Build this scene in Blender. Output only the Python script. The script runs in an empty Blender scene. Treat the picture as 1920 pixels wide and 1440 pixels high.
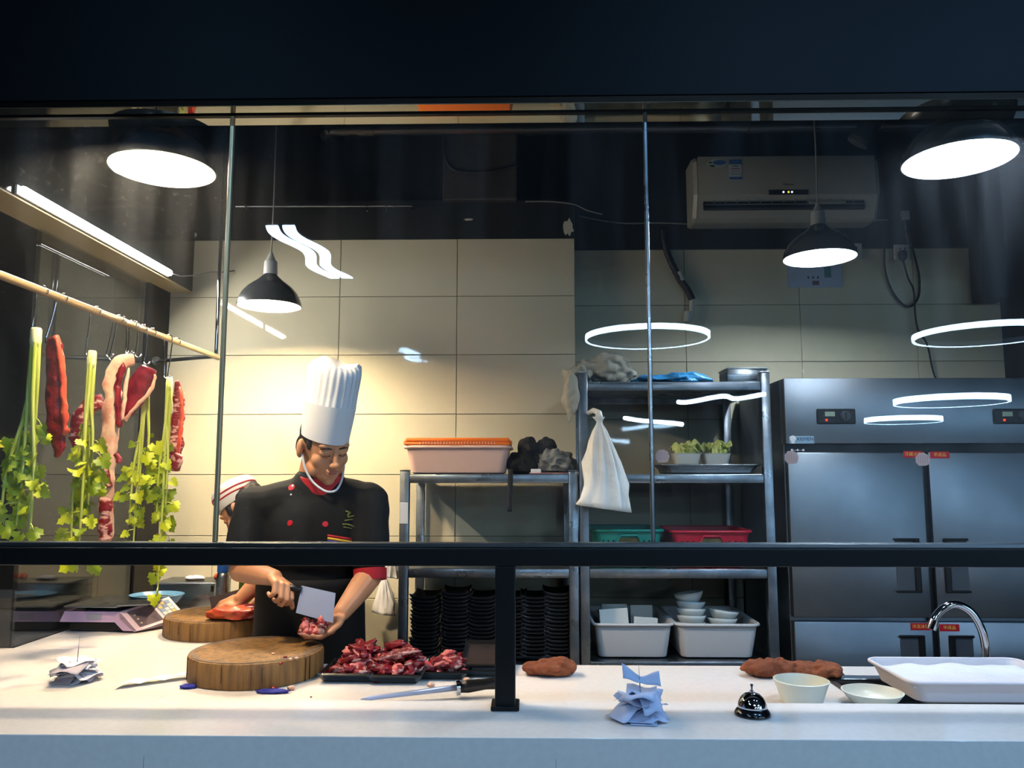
import bpy, bmesh, math, random
from mathutils import Vector, Matrix, Euler, noise

scene = bpy.context.scene
COL = scene.collection
V = Vector
PI = math.pi

# ---------------------------------------------------------------- camera
FPX = 1480.0                                    # focal length in pixels of the 1920 wide frame
PITCH = math.atan(170.0 / FPX)                  # horizon lies 170 px under the middle
YAW = math.atan(30.0 / FPX)                     # a little to the left
EYE = V((0, 0, 1.5))
cam_data = bpy.data.cameras.new('camera')
cam_data.sensor_fit = 'HORIZONTAL'
cam_data.sensor_width = 36.0
cam_data.lens = FPX / 1920.0 * 36.0
cam_data.clip_start = 0.05
cam = bpy.data.objects.new('camera', cam_data)
COL.objects.link(cam)
cam.location = EYE
cam.rotation_euler = (PI / 2 + PITCH, 0, YAW)
scene.camera = cam

# ---------------------------------------------------------------- world, exposure
world = bpy.data.worlds.new('world')
scene.world = world
world.use_nodes = True
world.node_tree.nodes['Background'].inputs[0].default_value = (0.35, 0.5, 0.8, 1)
world.node_tree.nodes['Background'].inputs[1].default_value = 0.02
scene.view_settings.view_transform = 'Standard'
scene.view_settings.look = 'None'
scene.view_settings.exposure = 0.0
scene.view_settings.gamma = 1.0
scene.view_settings.use_curve_mapping = False

WARM = (1.0, 0.77, 0.50)       # lamps over the butcher's end
COOL = (0.74, 0.86, 1.0)       # lamps over the sink end
BLUE = (0.24, 0.55, 1.0)       # downlights added on the dining side
BULB_WARM, BULB_COOL, TUBE_W, RING_E = 305.0, 205.0, 16.0, 50.0      # watts, watts, watts, radiance
DOWN_W = {'left': 11.0, 'middle': 18.0, 'right': 36.0}

cy = scene.cycles
cy.max_bounces = 6; cy.diffuse_bounces = 3; cy.glossy_bounces = 4; cy.transmission_bounces = 4; cy.transparent_max_bounces = 16
cy.caustics_reflective = False; cy.caustics_refractive = False; cy.blur_glossy = 0.3
cy.sample_clamp_indirect = 4.0; cy.use_light_tree = False; cy.use_adaptive_sampling = True; cy.adaptive_threshold = 0.03
# ---------------------------------------------------------------- helpers
_F = V((-math.sin(YAW) * math.cos(PITCH), math.cos(YAW) * math.cos(PITCH), math.sin(PITCH)))
_R = V((math.cos(YAW), math.sin(YAW), 0))
_U = _R.cross(_F)

def ray(x, y):
    return _F + _R * ((x - 960) / FPX) - _U * ((y - 720) / FPX)

def at(x, y, Y):               # point of the place at depth Y
    d = ray(x, y); return EYE + d * (Y / d.y)

def onz(x, y, z):              # point of the place at height z
    d = ray(x, y); return EYE + d * ((z - EYE.z) / d.z)

def onx(x, y, X):
    d = ray(x, y); return EYE + d * (X / d.x)

def lin(c):
    return tuple(((v / 12.92) if v <= 0.04045 else ((v + 0.055) / 1.055) ** 2.4) for v in (q / 255.0 for q in c))

MATS = {}
def getm(name):
    if name not in MATS: MATS[name] = bpy.data.materials.new(name)
    return MATS[name]
def mat(name, rgb, rough=0.5, metal=0.0, rgb2=None, nscale=8.0, detail=4.0, ramp=(0.35, 0.65), stretch=None,
        bump=0.0, bscale=40.0, spec=0.5, coat=0.0, trans=0.0, sss=0.0, emit=None, estr=0.0, ior=1.45, rough2=None, alpha=1.0, aniso=0.0):
    m = getm(name); m.use_nodes = True
    nt = m.node_tree; b = nt.nodes['Principled BSDF']
    c = lin(rgb) + (1,)
    b.inputs['Base Color'].default_value = c
    b.inputs['Roughness'].default_value = rough
    b.inputs['Metallic'].default_value = metal
    b.inputs['Specular IOR Level'].default_value = spec
    b.inputs['Coat Weight'].default_value = coat
    b.inputs['Coat Roughness'].default_value = 0.06
    b.inputs['Transmission Weight'].default_value = trans
    b.inputs['IOR'].default_value = ior
    b.inputs['Alpha'].default_value = alpha
    b.inputs['Anisotropic'].default_value = aniso
    if sss:
        b.inputs['Subsurface Weight'].default_value = sss
        b.inputs['Subsurface Radius'].default_value = (0.012, 0.005, 0.003)
        b.inputs['Subsurface Scale'].default_value = 1.0
    if emit is not None:
        b.inputs['Emission Color'].default_value = tuple(emit) + (1,)
        b.inputs['Emission Strength'].default_value = estr
    tc = None
    def coords(st=None):
        nonlocal tc
        if tc is None:
            tc = nt.nodes.new('ShaderNodeTexCoord')
        if st is None: return tc.outputs['Object']
        mp = nt.nodes.new('ShaderNodeMapping'); mp.inputs['Scale'].default_value = st
        nt.links.new(tc.outputs['Object'], mp.inputs['Vector']); return mp.outputs['Vector']
    if rgb2 is not None:
        n = nt.nodes.new('ShaderNodeTexNoise'); n.inputs['Scale'].default_value = nscale; n.inputs['Detail'].default_value = detail
        nt.links.new(coords(stretch), n.inputs['Vector'])
        r = nt.nodes.new('ShaderNodeValToRGB')
        r.color_ramp.elements[0].position = ramp[0]; r.color_ramp.elements[1].position = ramp[1]
        r.color_ramp.elements[0].color = c; r.color_ramp.elements[1].color = lin(rgb2) + (1,)
        nt.links.new(n.outputs['Fac'], r.inputs['Fac']); nt.links.new(r.outputs['Color'], b.inputs['Base Color'])
        if rough2 is not None:
            mr = nt.nodes.new('ShaderNodeMapRange'); mr.inputs[1].default_value = ramp[0]; mr.inputs[2].default_value = ramp[1]
            mr.inputs[3].default_value = rough; mr.inputs[4].default_value = rough2
            nt.links.new(n.outputs['Fac'], mr.inputs[0]); nt.links.new(mr.outputs[0], b.inputs['Roughness'])
    if bump:
        n2 = nt.nodes.new('ShaderNodeTexNoise'); n2.inputs['Scale'].default_value = bscale; n2.inputs['Detail'].default_value = 4
        nt.links.new(coords(stretch), n2.inputs['Vector'])
        bp = nt.nodes.new('ShaderNodeBump'); bp.inputs['Strength'].default_value = bump; bp.inputs['Distance'].default_value = 0.01
        nt.links.new(n2.outputs['Fac'], bp.inputs['Height']); nt.links.new(bp.outputs['Normal'], b.inputs['Normal'])
    MATS[name] = m
    return m

def lamp_light(kind, parent, col, power, loc=(0, 0, 0), rot=(0, 0, 0), radius=0.04, size=(0.1, 0.1), shape='RECTANGLE', name='lamp_light'):
    d = bpy.data.lights.new(name, kind); d.color = col; d.energy = power
    if kind == 'POINT': d.shadow_soft_size = radius
    else:
        d.shape = shape; d.size = size[0]
        if shape in ('RECTANGLE', 'ELLIPSE'): d.size_y = size[1]
    o = bpy.data.objects.new(name, d); COL.objects.link(o); o.location = loc; o.rotation_euler = rot
    if parent is not None: o.parent = parent
    return o

def emitter(name, col, strength, sampled=True):
    m = getm(name)
    m.use_nodes = True
    if not sampled: m.cycles.emission_sampling = 'NONE'
    nt = m.node_tree; nt.nodes.clear()
    o = nt.nodes.new('ShaderNodeOutputMaterial'); e = nt.nodes.new('ShaderNodeEmission')
    e.inputs[0].default_value = tuple(col) + (1,); e.inputs[1].default_value = strength
    nt.links.new(e.outputs[0], o.inputs[0]); MATS[name] = m
    return m

def glass_pane(name, haze, tint=(1, 1, 1), hcol=(0.8, 0.88, 1.0), ior=1.52):
    """Thin sheet of window glass: clear, mirror-like by Fresnel, with a little dried-on smear."""
    m = bpy.data.materials.new(name); m.use_nodes = True
    nt = m.node_tree; nt.nodes.clear(); N = nt.nodes.new; L = nt.links.new
    o = N('ShaderNodeOutputMaterial'); tr = N('ShaderNodeBsdfTransparent'); tr.inputs[0].default_value = tuple(tint) + (1,)
    gl = N('ShaderNodeBsdfGlossy'); gl.inputs['Roughness'].default_value = 0.0
    fr = N('ShaderNodeFresnel'); ge = N('ShaderNodeNewGeometry')
    mr = N('ShaderNodeMapRange'); mr.inputs[3].default_value = ior; mr.inputs[4].default_value = 1 / ior
    L(ge.outputs['Backfacing'], mr.inputs[0]); L(mr.outputs[0], fr.inputs['IOR'])
    mx = N('ShaderNodeMixShader'); L(fr.outputs[0], mx.inputs[0]); L(tr.outputs[0], mx.inputs[1]); L(gl.outputs[0], mx.inputs[2])
    df = N('ShaderNodeBsdfDiffuse'); df.inputs[0].default_value = tuple(hcol) + (1,)
    tl = N('ShaderNodeBsdfTranslucent'); tl.inputs[0].default_value = tuple(hcol) + (1,)
    ad = N('ShaderNodeMixShader'); L(df.outputs[0], ad.inputs[1]); L(tl.outputs[0], ad.inputs[2])
    tc = N('ShaderNodeTexCoord'); mp = N('ShaderNodeMapping'); mp.inputs['Scale'].default_value = (9, 9, 1.1)
    L(tc.outputs['Object'], mp.inputs[0])
    no = N('ShaderNodeTexNoise'); no.inputs['Scale'].default_value = 1.6; no.inputs['Detail'].default_value = 2
    L(mp.outputs[0], no.inputs[0])
    hz = N('ShaderNodeMapRange'); hz.inputs[1].default_value = 0.4; hz.inputs[2].default_value = 0.75
    hz.inputs[3].default_value = haze * 0.35; hz.inputs[4].default_value = haze * 1.6
    L(no.outputs[0], hz.inputs[0])
    m2 = N('ShaderNodeMixShader'); L(hz.outputs[0], m2.inputs[0]); L(mx.outputs[0], m2.inputs[1]); L(ad.outputs[0], m2.inputs[2])
    L(m2.outputs[0], o.inputs[0]); MATS[name] = m
    return m

def translucent(name, rgb, frac=0.5):
    """Thin sheet that lets part of the light through."""
    m = getm(name); m.use_nodes = True; nt = m.node_tree; nt.nodes.clear(); N = nt.nodes.new; L = nt.links.new
    o = N('ShaderNodeOutputMaterial'); d = N('ShaderNodeBsdfDiffuse'); t = N('ShaderNodeBsdfTranslucent'); x = N('ShaderNodeMixShader')
    for q in (d, t): q.inputs[0].default_value = lin(rgb) + (1,)
    x.inputs[0].default_value = frac; L(d.outputs[0], x.inputs[1]); L(t.outputs[0], x.inputs[2]); L(x.outputs[0], o.inputs[0]); return m

class MB:
    """Collects vertices and faces of ONE mesh object."""
    def __init__(s): s.v = []; s.f = []; s.m = []; s.mi = 0
    def add(s, vs, fs, M=None):
        k = len(s.v)
        s.v += [(M @ V(p)) for p in vs] if M is not None else [V(p) for p in vs]
        s.f += [tuple(i + k for i in f) for f in fs]; s.m += [s.mi] * len(fs)
        return s
    def box(s, c, d, M=None):
        x, y, z = (q / 2 for q in d); c = V(c)
        vs = [c + V((a * x, b * y, e * z)) for e in (-1, 1) for b in (-1, 1) for a in (-1, 1)]
        return s.add(vs, [(0, 2, 3, 1), (4, 5, 7, 6), (0, 1, 5, 4), (2, 6, 7, 3), (0, 4, 6, 2), (1, 3, 7, 5)], M)
    def rbox(s, c, d, r=0.004, seg=2, M=None):
        bm = bmesh.new(); bmesh.ops.create_cube(bm, size=1.0)
        for q in bm.verts: q.co = V((q.co.x * d[0], q.co.y * d[1], q.co.z * d[2]))
        bmesh.ops.bevel(bm, geom=bm.edges[:], offset=min(r, min(d) * 0.49), segments=seg, profile=0.5, affect='EDGES')
        c = V(c); bm.verts.index_update()
        s.add([q.co + c for q in bm.verts], [tuple(w.index for w in f.verts) for f in bm.faces], M); bm.free(); return s
    def tube(s, pts, rad, n=10, caps=True, closed=False, M=None, squash=None):
        pts = [V(p) for p in pts]; k = len(pts)
        rad = [rad] * k if not hasattr(rad, '__len__') else rad
        vs = []; up = None
        for i, p in enumerate(pts):
            a = pts[(i - 1) % k] if (i or closed) else p; b = pts[(i + 1) % k] if (i < k - 1 or closed) else p
            t = (b - a).normalized() if (b - a).length > 1e-9 else V((0, 0, 1))
            if up is None:
                up = V((0, 0, 1)) if abs(t.z) < 0.9 else V((1, 0, 0))
            up = (up - t * up.dot(t)); up = up.normalized() if up.length > 1e-6 else t.orthogonal().normalized()
            w = t.cross(up); sq = squash if squash else 1.0
            for j in range(n):
                q = 2 * PI * j / n
                vs.append(p + (w * math.cos(q) + up * (math.sin(q) * sq)) * rad[i])
        fs = []
        for i in range(k if closed else k - 1):
            for j in range(n):
                a, b = i * n + j, i * n + (j + 1) % n
                c, d = ((i + 1) % k) * n + (j + 1) % n, ((i + 1) % k) * n + j
                fs.append((a, b, c, d))
        if caps and not closed:
            fs.append(tuple(range(n))[::-1]); fs.append(tuple(range((k - 1) * n, k * n)))
        return s.add(vs, fs, M)
    def cyl(s, a, b, r0, r1=None, n=20, M=None):
        return s.tube([a, b], [r0, r0 if r1 is None else r1], n, M=M)
    def lathe(s, prof, n=32, c=(0, 0, 0), M=None, closed=False, fn=None):
        c = V(c); vs = []; fs = []; k = len(prof)
        for i, (r, z) in enumerate(prof):
            for j in range(n):
                q = 2 * PI * j / n; rr = r if fn is None else fn(r, z, q, i)
                vs.append(c + V((rr * math.cos(q), rr * math.sin(q), z)))
        for i in range(k if closed else k - 1):
            for j in range(n):
                i2 = (i + 1) % k
                fs.append((i * n + j, i * n + (j + 1) % n, i2 * n + (j + 1) % n, i2 * n + j))
        if not closed:
            if prof[0][0] > 1e-6: fs.append(tuple(range(n))[::-1])
            if prof[-1][0] > 1e-6: fs.append(tuple(range((k - 1) * n, k * n)))
        return s.add(vs, fs, M)
    def ball(s, c, r, nu=14, nv=9, M=None, R=None):
        r = V(r) if hasattr(r, '__len__') else V((r, r, r)); c = V(c); vs = []; fs = []
        vs.append(V((0, 0, -1)))
        for i in range(1, nv):
            p = -PI / 2 + PI * i / nv
            for j in range(nu):
                q = 2 * PI * j / nu; vs.append(V((math.cos(p) * math.cos(q), math.cos(p) * math.sin(q), math.sin(p))))
        vs.append(V((0, 0, 1)))
        for j in range(nu): fs.append((0, 1 + (j + 1) % nu, 1 + j))
        for i in range(nv - 2):
            for j in range(nu):
                a = 1 + i * nu + j; b = 1 + i * nu + (j + 1) % nu; fs.append((a, b, b + nu, a + nu))
        t = len(vs) - 1
        for j in range(nu): fs.append((t, 1 + (nv - 2) * nu + j, 1 + (nv - 2) * nu + (j + 1) % nu))
        o = [V((p.x * r.x, p.y * r.y, p.z * r.z)) for p in vs]
        if R is not None: o = [R @ p for p in o]
        return s.add([p + c for p in o], fs, M)
    def capsule(s, a, b, ra, rb, n=14):
        a = V(a); b = V(b)
        s.tube([a, a.lerp(b, .5), b], [ra, (ra + rb) / 2, rb], n); s.ball(a, ra, n, 8); s.ball(b, rb, n, 8); return s
    def chain(s, pts, rad, n=14):
        for i in range(len(pts) - 1): s.capsule(pts[i], pts[i + 1], rad[i], rad[i + 1], n)
        return s
    def prism(s, poly, t, M=None):          # polygon in x,z given thickness t along y
        k = len(poly)
        vs = [V((x, -t / 2, z)) for x, z in poly] + [V((x, t / 2, z)) for x, z in poly]
        fs = [tuple(range(k)), tuple(range(2 * k - 1, k - 1, -1))] + [(i, i + k, (i + 1) % k + k, (i + 1) % k) for i in range(k)]
        return s.add(vs, fs, M)
    def sheet(s, fn, nu, nv, t=0.001, M=None):   # surface fn(u, v) in 0..1 with thickness
        P = [[V(fn(i / nu, j / nv)) for j in range(nv + 1)] for i in range(nu + 1)]
        top = []; bot = []
        for i in range(nu + 1):
            for j in range(nv + 1):
                a = P[min(i + 1, nu)][j] - P[max(i - 1, 0)][j]; b = P[i][min(j + 1, nv)] - P[i][max(j - 1, 0)]
                nn = a.cross(b); nn = nn.normalized() if nn.length > 1e-12 else V((0, 0, 1))
                top.append(P[i][j] + nn * t / 2); bot.append(P[i][j] - nn * t / 2)
        w = nv + 1; k = len(top); fs = []
        for i in range(nu):
            for j in range(nv):
                a, b, c, d = i * w + j, (i + 1) * w + j, (i + 1) * w + j + 1, i * w + j + 1
                fs.append((a, b, c, d)); fs.append((a + k, d + k, c + k, b + k))
        for i in range(nu):
            a, b = i * w, (i + 1) * w; fs.append((a, a + k, b + k, b))
            a, b = i * w + nv, (i + 1) * w + nv; fs.append((a, b, b + k, a + k))
        for j in range(nv):
            a, b = j, j + 1; fs.append((a, b, b + k, a + k))
            a, b = nu * w + j, nu * w + j + 1; fs.append((a, a + k, b + k, b))
        return s.add(top + bot, fs, M)
    def lump(s, c, r, amp=0.25, freq=3.0, seed=0, nu=18, nv=12, flat=None, ridge=False, R=None):
        """Irregular lump: a ball pushed in and out by noise; flat = local z below which it is cut level."""
        t = MB(); t.ball((0, 0, 0), 1.0, nu, nv); r = V(r) if hasattr(r, '__len__') else V((r, r, r)); out = []
        for p in t.v:
            q = noise.noise(p * freq + V((seed * 7.13, seed * 3.7, seed * 1.9)))
            if ridge: q = 1 - 2 * abs(q) * 1.6
            d = p * (1 + amp * q); d = V((d.x * r.x, d.y * r.y, d.z * r.z))
            if flat is not None and d.z < flat: d.z = flat
            if R is not None: d = R @ d
            out.append(d + V(c))
        return s.add(out, t.f)
    def mesh(s, name):
        me = bpy.data.meshes.new(name); me.from_pydata(s.v, [], s.f); me.update()
        if any(s.m): me.polygons.foreach_set('material_index', s.m)
        return me

def tag(o, label=None, cat=None, group=None, kind=None):
    if label: o['label'] = label
    if cat: o['category'] = cat
    if group: o['group'] = group
    if kind: o['kind'] = kind
    return o

def obj(name, mb, mats, parent=None, loc=(0, 0, 0), rot=None, smooth=False, fix=True, label=None, cat=None, group=None, kind=None, angle=None):
    me = mb.mesh(name) if isinstance(mb, MB) else mb
    if isinstance(mb, MB) and fix:
        bm = bmesh.new(); bm.from_mesh(me); bmesh.ops.recalc_face_normals(bm, faces=bm.faces[:]); bm.to_mesh(me); bm.free()
    if mats is not None:
        for m in (mats if isinstance(mats, (list, tuple)) else [mats]):
            me.materials.append(getm(m) if isinstance(m, str) else m)
    if smooth:
        me.polygons.foreach_set('use_smooth', [True] * len(me.polygons))
        if angle is not None:
            bm = bmesh.new(); bm.from_mesh(me)
            for e in bm.edges:
                if len(e.link_faces) == 2 and e.calc_face_angle(0) > math.radians(angle): e.smooth = False
            bm.to_mesh(me); bm.free()
    o = bpy.data.objects.new(name, me); COL.objects.link(o)
    o.location = loc
    if rot is not None: o.rotation_euler = rot
    if parent is not None: o.parent = parent
    return tag(o, label, cat, group, kind)

def thing(name, label, cat, loc=(0, 0, 0), rot=(0, 0, 0), group=None):
    o = bpy.data.objects.new(name, None); COL.objects.link(o); o.empty_display_size = 0.05
    o.location = loc; o.rotation_euler = rot
    return tag(o, label, cat, group)

def copy_tree(o, parent=None):
    c = o.copy(); COL.objects.link(c); c.parent = parent
    for ch in [q for q in bpy.data.objects if q.parent == o]: copy_tree(ch, c)
    return c

def clone(o, loc=None, rot=None, label=None, group=None, scale=None, parent=None):
    c = o.copy(); COL.objects.link(c)
    if parent is not None: c.parent = parent
    if loc is not None: c.location = loc
    if rot is not None: c.rotation_euler = rot
    if scale is not None: c.scale = scale
    if label: c['label'] = label
    if group: c['group'] = group
    return c

def remesh(mb, voxel, it=6, fac=0.5, decimate=None):
    me = mb.mesh('tmp'); o = bpy.data.objects.new('tmp', me); COL.objects.link(o)
    r = o.modifiers.new('r', 'REMESH'); r.mode = 'VOXEL'; r.voxel_size = voxel; r.use_smooth_shade = True
    s = o.modifiers.new('s', 'SMOOTH'); s.factor = fac; s.iterations = it
    if decimate: d = o.modifiers.new('d', 'DECIMATE'); d.ratio = decimate
    dg = bpy.context.evaluated_depsgraph_get(); dg.update()
    out = bpy.data.meshes.new_from_object(o.evaluated_get(dg))
    bpy.data.objects.remove(o); bpy.data.meshes.remove(me)
    return out

def crease(me, amp, freq, seed=0):
    """Folds of soft cloth: ridged noise along the normals."""
    co = [v.co.copy() for v in me.vertices]; no = [v.normal.copy() for v in me.vertices]; out = []
    for c, n in zip(co, no):
        q = c * freq + V((seed, seed * .7, 0)); r = 1 - 2.6 * abs(noise.noise(V((q.x, q.y * 1.0, q.z)) + noise.noise(q * .6) * V((1.2, .8, .5))))
        out += list(c + n * (amp * r))
    me.vertices.foreach_set('co', out); me.update(); return me

def text(name, body, size, mat_, parent, M, depth=0.0004, align='CENTER', shear=0.0, kind=None):
    cu = bpy.data.curves.new(name, 'FONT'); cu.body = body; cu.size = size; cu.extrude = depth
    cu.align_x = align; cu.align_y = 'CENTER'; cu.shear = shear; cu.resolution_u = 2
    t = bpy.data.objects.new('tmp', cu); COL.objects.link(t)
    dg = bpy.context.evaluated_depsgraph_get(); dg.update()
    me = bpy.data.meshes.new_from_object(t.evaluated_get(dg)); bpy.data.objects.remove(t)
    me.transform(M @ Matrix.Rotation(PI / 2, 4, 'X')); me.materials.clear()
    return obj(name, me, mat_, parent, kind=kind)

def T(x, y, z): return Matrix.Translation((x, y, z))
def RZ(d): return Matrix.Rotation(math.radians(d), 4, 'Z')
def RX(d): return Matrix.Rotation(math.radians(d), 4, 'X')
def RY(d): return Matrix.Rotation(math.radians(d), 4, 'Y')
# ================================================================= materials of the place
mat('tile_cream', (212, 204, 176), rough=0.03, spec=0.4, rgb2=(222, 213, 184), nscale=1.6)
mat('grout', (150, 145, 122), rough=0.9)
mat('black_paint', (20, 23, 24), rough=0.55, rgb2=(27, 29, 29), nscale=2.5)
mat('dark_duct', (58, 58, 54), rough=0.5, rgb2=(50, 50, 48), nscale=3)
mat('peeled_plaster', (205, 200, 180), rough=0.9)
mat('bulkhead_navy', (5, 6, 8), rough=0.6, spec=0.2, rgb2=(6, 7, 10), nscale=1.2)
mat('mirror_steel', (205, 200, 190), rough=0.03, metal=1.0)
mat('steel', (176, 180, 182), rough=0.24, metal=1.0, rgb2=(150, 155, 160), nscale=3, stretch=(0.4, 0.4, 6), rough2=0.34)
mat('fridge_steel', (158, 164, 170), rough=0.33, metal=1.0, rgb2=(134, 142, 150), nscale=2.2, rough2=0.42)
mat('chrome', (225, 226, 230), rough=0.05, metal=1.0)
mat('brushed_brass', (215, 188, 145), rough=0.3, metal=0.6)
mat('black_metal', (13, 14, 15), rough=0.5, spec=0.3)
mat('quartz', (242, 234, 226), rough=0.09, rgb2=(237, 229, 221), nscale=60, spec=0.5)
mat('soffit_cream', (190, 170, 130), rough=0.5)
mat('glossy_black_panel', (30, 33, 35), rough=0.12, rgb2=(38, 41, 43), nscale=1.5)
mat('floor_dark', (70, 66, 60), rough=0.35, rgb2=(82, 78, 70), nscale=5)
mat('dining_wall', (70, 68, 66), rough=0.8, rgb2=(58, 57, 58), nscale=1.2)
mat('dining_ceiling', (24, 26, 30), rough=0.8)
mat('white_plastic', (225, 225, 222), rough=0.35)
mat('black_plastic', (16, 16, 17), rough=0.35)
mat('cable_black', (22, 22, 24), rough=0.5)
mat('cable_grey', (120, 120, 118), rough=0.5)
glass_pane('window_glass', 0.010, (0.985, 0.995, 0.99))
glass_pane('window_glass_smeared', 0.016, (0.985, 0.995, 0.99))
glass_pane('side_glass', 0.006, (0.93, 0.95, 0.93), ior=2.1)
mat('glass_edge', (120, 140, 130), rough=0.1, spec=0.8, coat=0.5)

YG = 2.06                    # plane of the serving window
YB = 4.03                    # tiled rear wall, butcher's end
YR = 4.20                    # tiled rear wall behind racks and fridge
ZC = 0.87                    # work counter
ZB = 0.92                    # raised serving ledge
XS = -1.89                   # glazed left side
ZCEIL = 3.75
TP, TH = 0.614, 0.308        # tile pitch

def struct(name, mb, m, parent=None, **k):
    o = obj(name, mb, m, parent, **k)
    if parent is None: o['kind'] = 'structure'
    return o

# ----------------------------------------------------------------- shell
m = MB(); m.box((0, -2.0, -0.05), (13, 13.6, 0.1)); struct('floor', m, 'floor_dark')
m = MB(); m.box((0, 3.05, ZCEIL + 0.05), (13, 2.6, 0.1)); struct('ceiling', m, 'black_paint')
m = MB(); m.box((0, -3.6, 3.55), (13, 10.7, 0.1)); struct('ceiling_dining', m, 'dining_ceiling', )
m = MB(); m.box((0, -9.0, 1.8), (13, 0.1, 3.6)); struct('wall_dining', m, 'dining_wall')
m = MB(); m.box((6.5, -2.3, 1.8), (0.1, 13.4, 3.6)); struct('wall_right', m, 'dining_wall')
m = MB(); m.box((-6.5, -2.3, 1.8), (0.1, 13.4, 3.6)); struct('wall_left', m, 'dining_wall')
m = MB(); m.box((-4.2, 4.4, 1.9), (4.6, 0.1, 3.8)); struct('wall_far_left', m, 'dining_wall')
m = MB(); m.box((5.0, 4.4, 1.9), (3.0, 0.1, 3.8)); struct('wall_far_right', m, 'black_paint')

# tiled rear wall, nearer part: x from XS to 0.246, tiles up to z = 2.732, black paint above
X1 = 0.246
wb = struct('wall_back', MB().box(((XS + X1) / 2, YB + 0.105, 1.47), (X1 - XS, 0.19, 2.94)), 'grout')
def tile_mesh(w, h):
    return MB().rbox((0, 0, 0), (w - 0.003, 0.012, h - 0.003), 0.0015, 1).mesh('tile')
def lay_tiles(parent, x0, x1, ztop, zmin, y, xref):
    cache = {}
    k0 = math.floor((x0 - xref) / TP)
    x = xref + k0 * TP
    while x < x1 - 0.01:
        a, b = max(x, x0), min(x + TP, x1)
        z = ztop
        while z > zmin + 0.01:
            c = max(z - TH, zmin); key = (round(b - a, 3), round(z - c, 3))
            if key not in cache:
                cache[key] = tile_mesh(b - a, z - c); cache[key].materials.append(MATS['tile_cream'])
            o = bpy.data.objects.new('tile', cache[key]); COL.objects.link(o)
            o.location = ((a + b) / 2, y + 0.006, (z + c) / 2); o.parent = parent
            z = c
        x += TP
lay_tiles(wb, XS, X1, 2.732, 0.58, YB, -0.982)
obj('painted_upper_wall', MB().box(((XS + X1) / 2, YB + 0.006, 2.838), (X1 - XS - 0.002, 0.01, 0.208)), 'black_paint', wb)
# peeled patches of the paint
for (px, py, w, h, s) in ((1066, 427, 0.055, 0.10, 3), (878, 412, 0.05, 0.014, 5), (365, 440, 0.03, 0.03, 8)):
    c = at(px, py, YB); r = random.Random(s); n = 14
    poly = [(w / 2 * math.cos(2 * PI * i / n) * r.uniform(.6, 1.25), h / 2 * math.sin(2 * PI * i / n) * r.uniform(.6, 1.2)) for i in range(n)]
    poly = [(min(x, X1 - c.x - 0.002), z) for x, z in poly]
    obj('peeled_patch', MB().prism(poly, 0.002), 'peeled_plaster', wb, loc=(c.x, YB - 0.0005, c.z))
# rear wall, recessed part with the racks and the fridge, tiles up to 2.716
X2 = 2.53
wr = struct('wall_back_recess', MB().box(((X1 + X2) / 2, YR + 0.105, 1.9), (X2 - X1, 0.19, 3.8)), 'grout')
lay_tiles(wr, X1 + 0.002, X2, 2.716, 0.55, YR, 0.849)
obj('painted_upper_wall', MB().box(((X1 + X2) / 2, YR + 0.004, 3.25), (X2 - X1, 0.012, 1.06)), 'black_paint', wr)
# black wall above the nearer tiled part, set back, and the grey duct that drops in front of it
struct('wall_back_upper', MB().box(((XS - 0.2 + X1) / 2, YR + 0.08, 3.36), (X1 - XS + 0.2, 0.1, 0.84)), 'black_paint')
struct('column_right', MB().rbox((2.83, 3.95, 1.9), (0.58, 0.62, 3.8), 0.01), 'black_paint')
a = at(835, 300, 4.1); b = at(970, 300, 4.1)
struct('trim_duct', MB().rbox(((a.x + b.x) / 2, 4.1, 3.33), (b.x - a.x, 0.22, 0.8), 0.006), 'dark_duct')

# ----------------------------------------------------------------- bulkhead and steel channel over the window
ZH = at(960, 212, YG).z
bf, br = onz(960, 194, ZH).y, onz(960, 231, ZH).y
struct('wall_bulkhead', MB().box((0, (bf + br) / 2 - 0.008, ZH + 0.70), (13, br - bf - 0.01, 1.36)), 'bulkhead_navy')
struct('trim_header', MB().rbox((0, (bf + br) / 2, ZH + 0.0095), (9, br - bf, 0.019), 0.0015, 1), 'mirror_steel')
obj('gasket', MB().box((0, YG, ZH - 0.002), (9, 0.016, 0.004)), 'black_metal', bpy.data.objects['trim_header'])

# ----------------------------------------------------------------- serving window: beam, post, panes
ZT, ZL = at(960, 1028, YG - 0.03).z, at(960, 1062, YG - 0.03).z
beam = struct('window_beam', MB().rbox((0.0, YG, (ZT + ZL) / 2), (7.6, 0.06, ZT - ZL), 0.003, 2), 'black_metal')
obj('glazing_channel', MB().rbox((0, YG, ZT + 0.006), (7.6, 0.034, 0.012), 0.002, 1), 'steel', beam)
pa, pb = at(928, 1200, YG - 0.03).x, at(966, 1200, YG - 0.03).x
post = struct('window_post', MB().rbox(((pa + pb) / 2, YG, (ZB + ZL) / 2), (pb - pa, 0.055, ZL - ZB - 0.001), 0.003, 2), 'black_metal')
obj('base_plate', MB().rbox(((pa + pb) / 2, YG, ZB + 0.006), (pb - pa + 0.02, 0.078, 0.010), 0.002, 1), 'black_metal', post)
zg0, zg1 = ZT + 0.012, ZH - 0.003
JX = [-3.6, -0.775, 0.306 * YG / 1.97, 3.6]
JX[1] = -0.775 * YG / 1.97
for i in range(3):
    w = JX[i + 1] - JX[i] - 0.008
    o = struct('window_%d' % (i + 1), MB().box(((JX[i] + JX[i + 1]) / 2, YG, (zg0 + zg1) / 2), (w, 0.010, zg1 - zg0)),
               'window_glass_smeared' if i == 0 else 'window_glass', fix=True)
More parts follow.
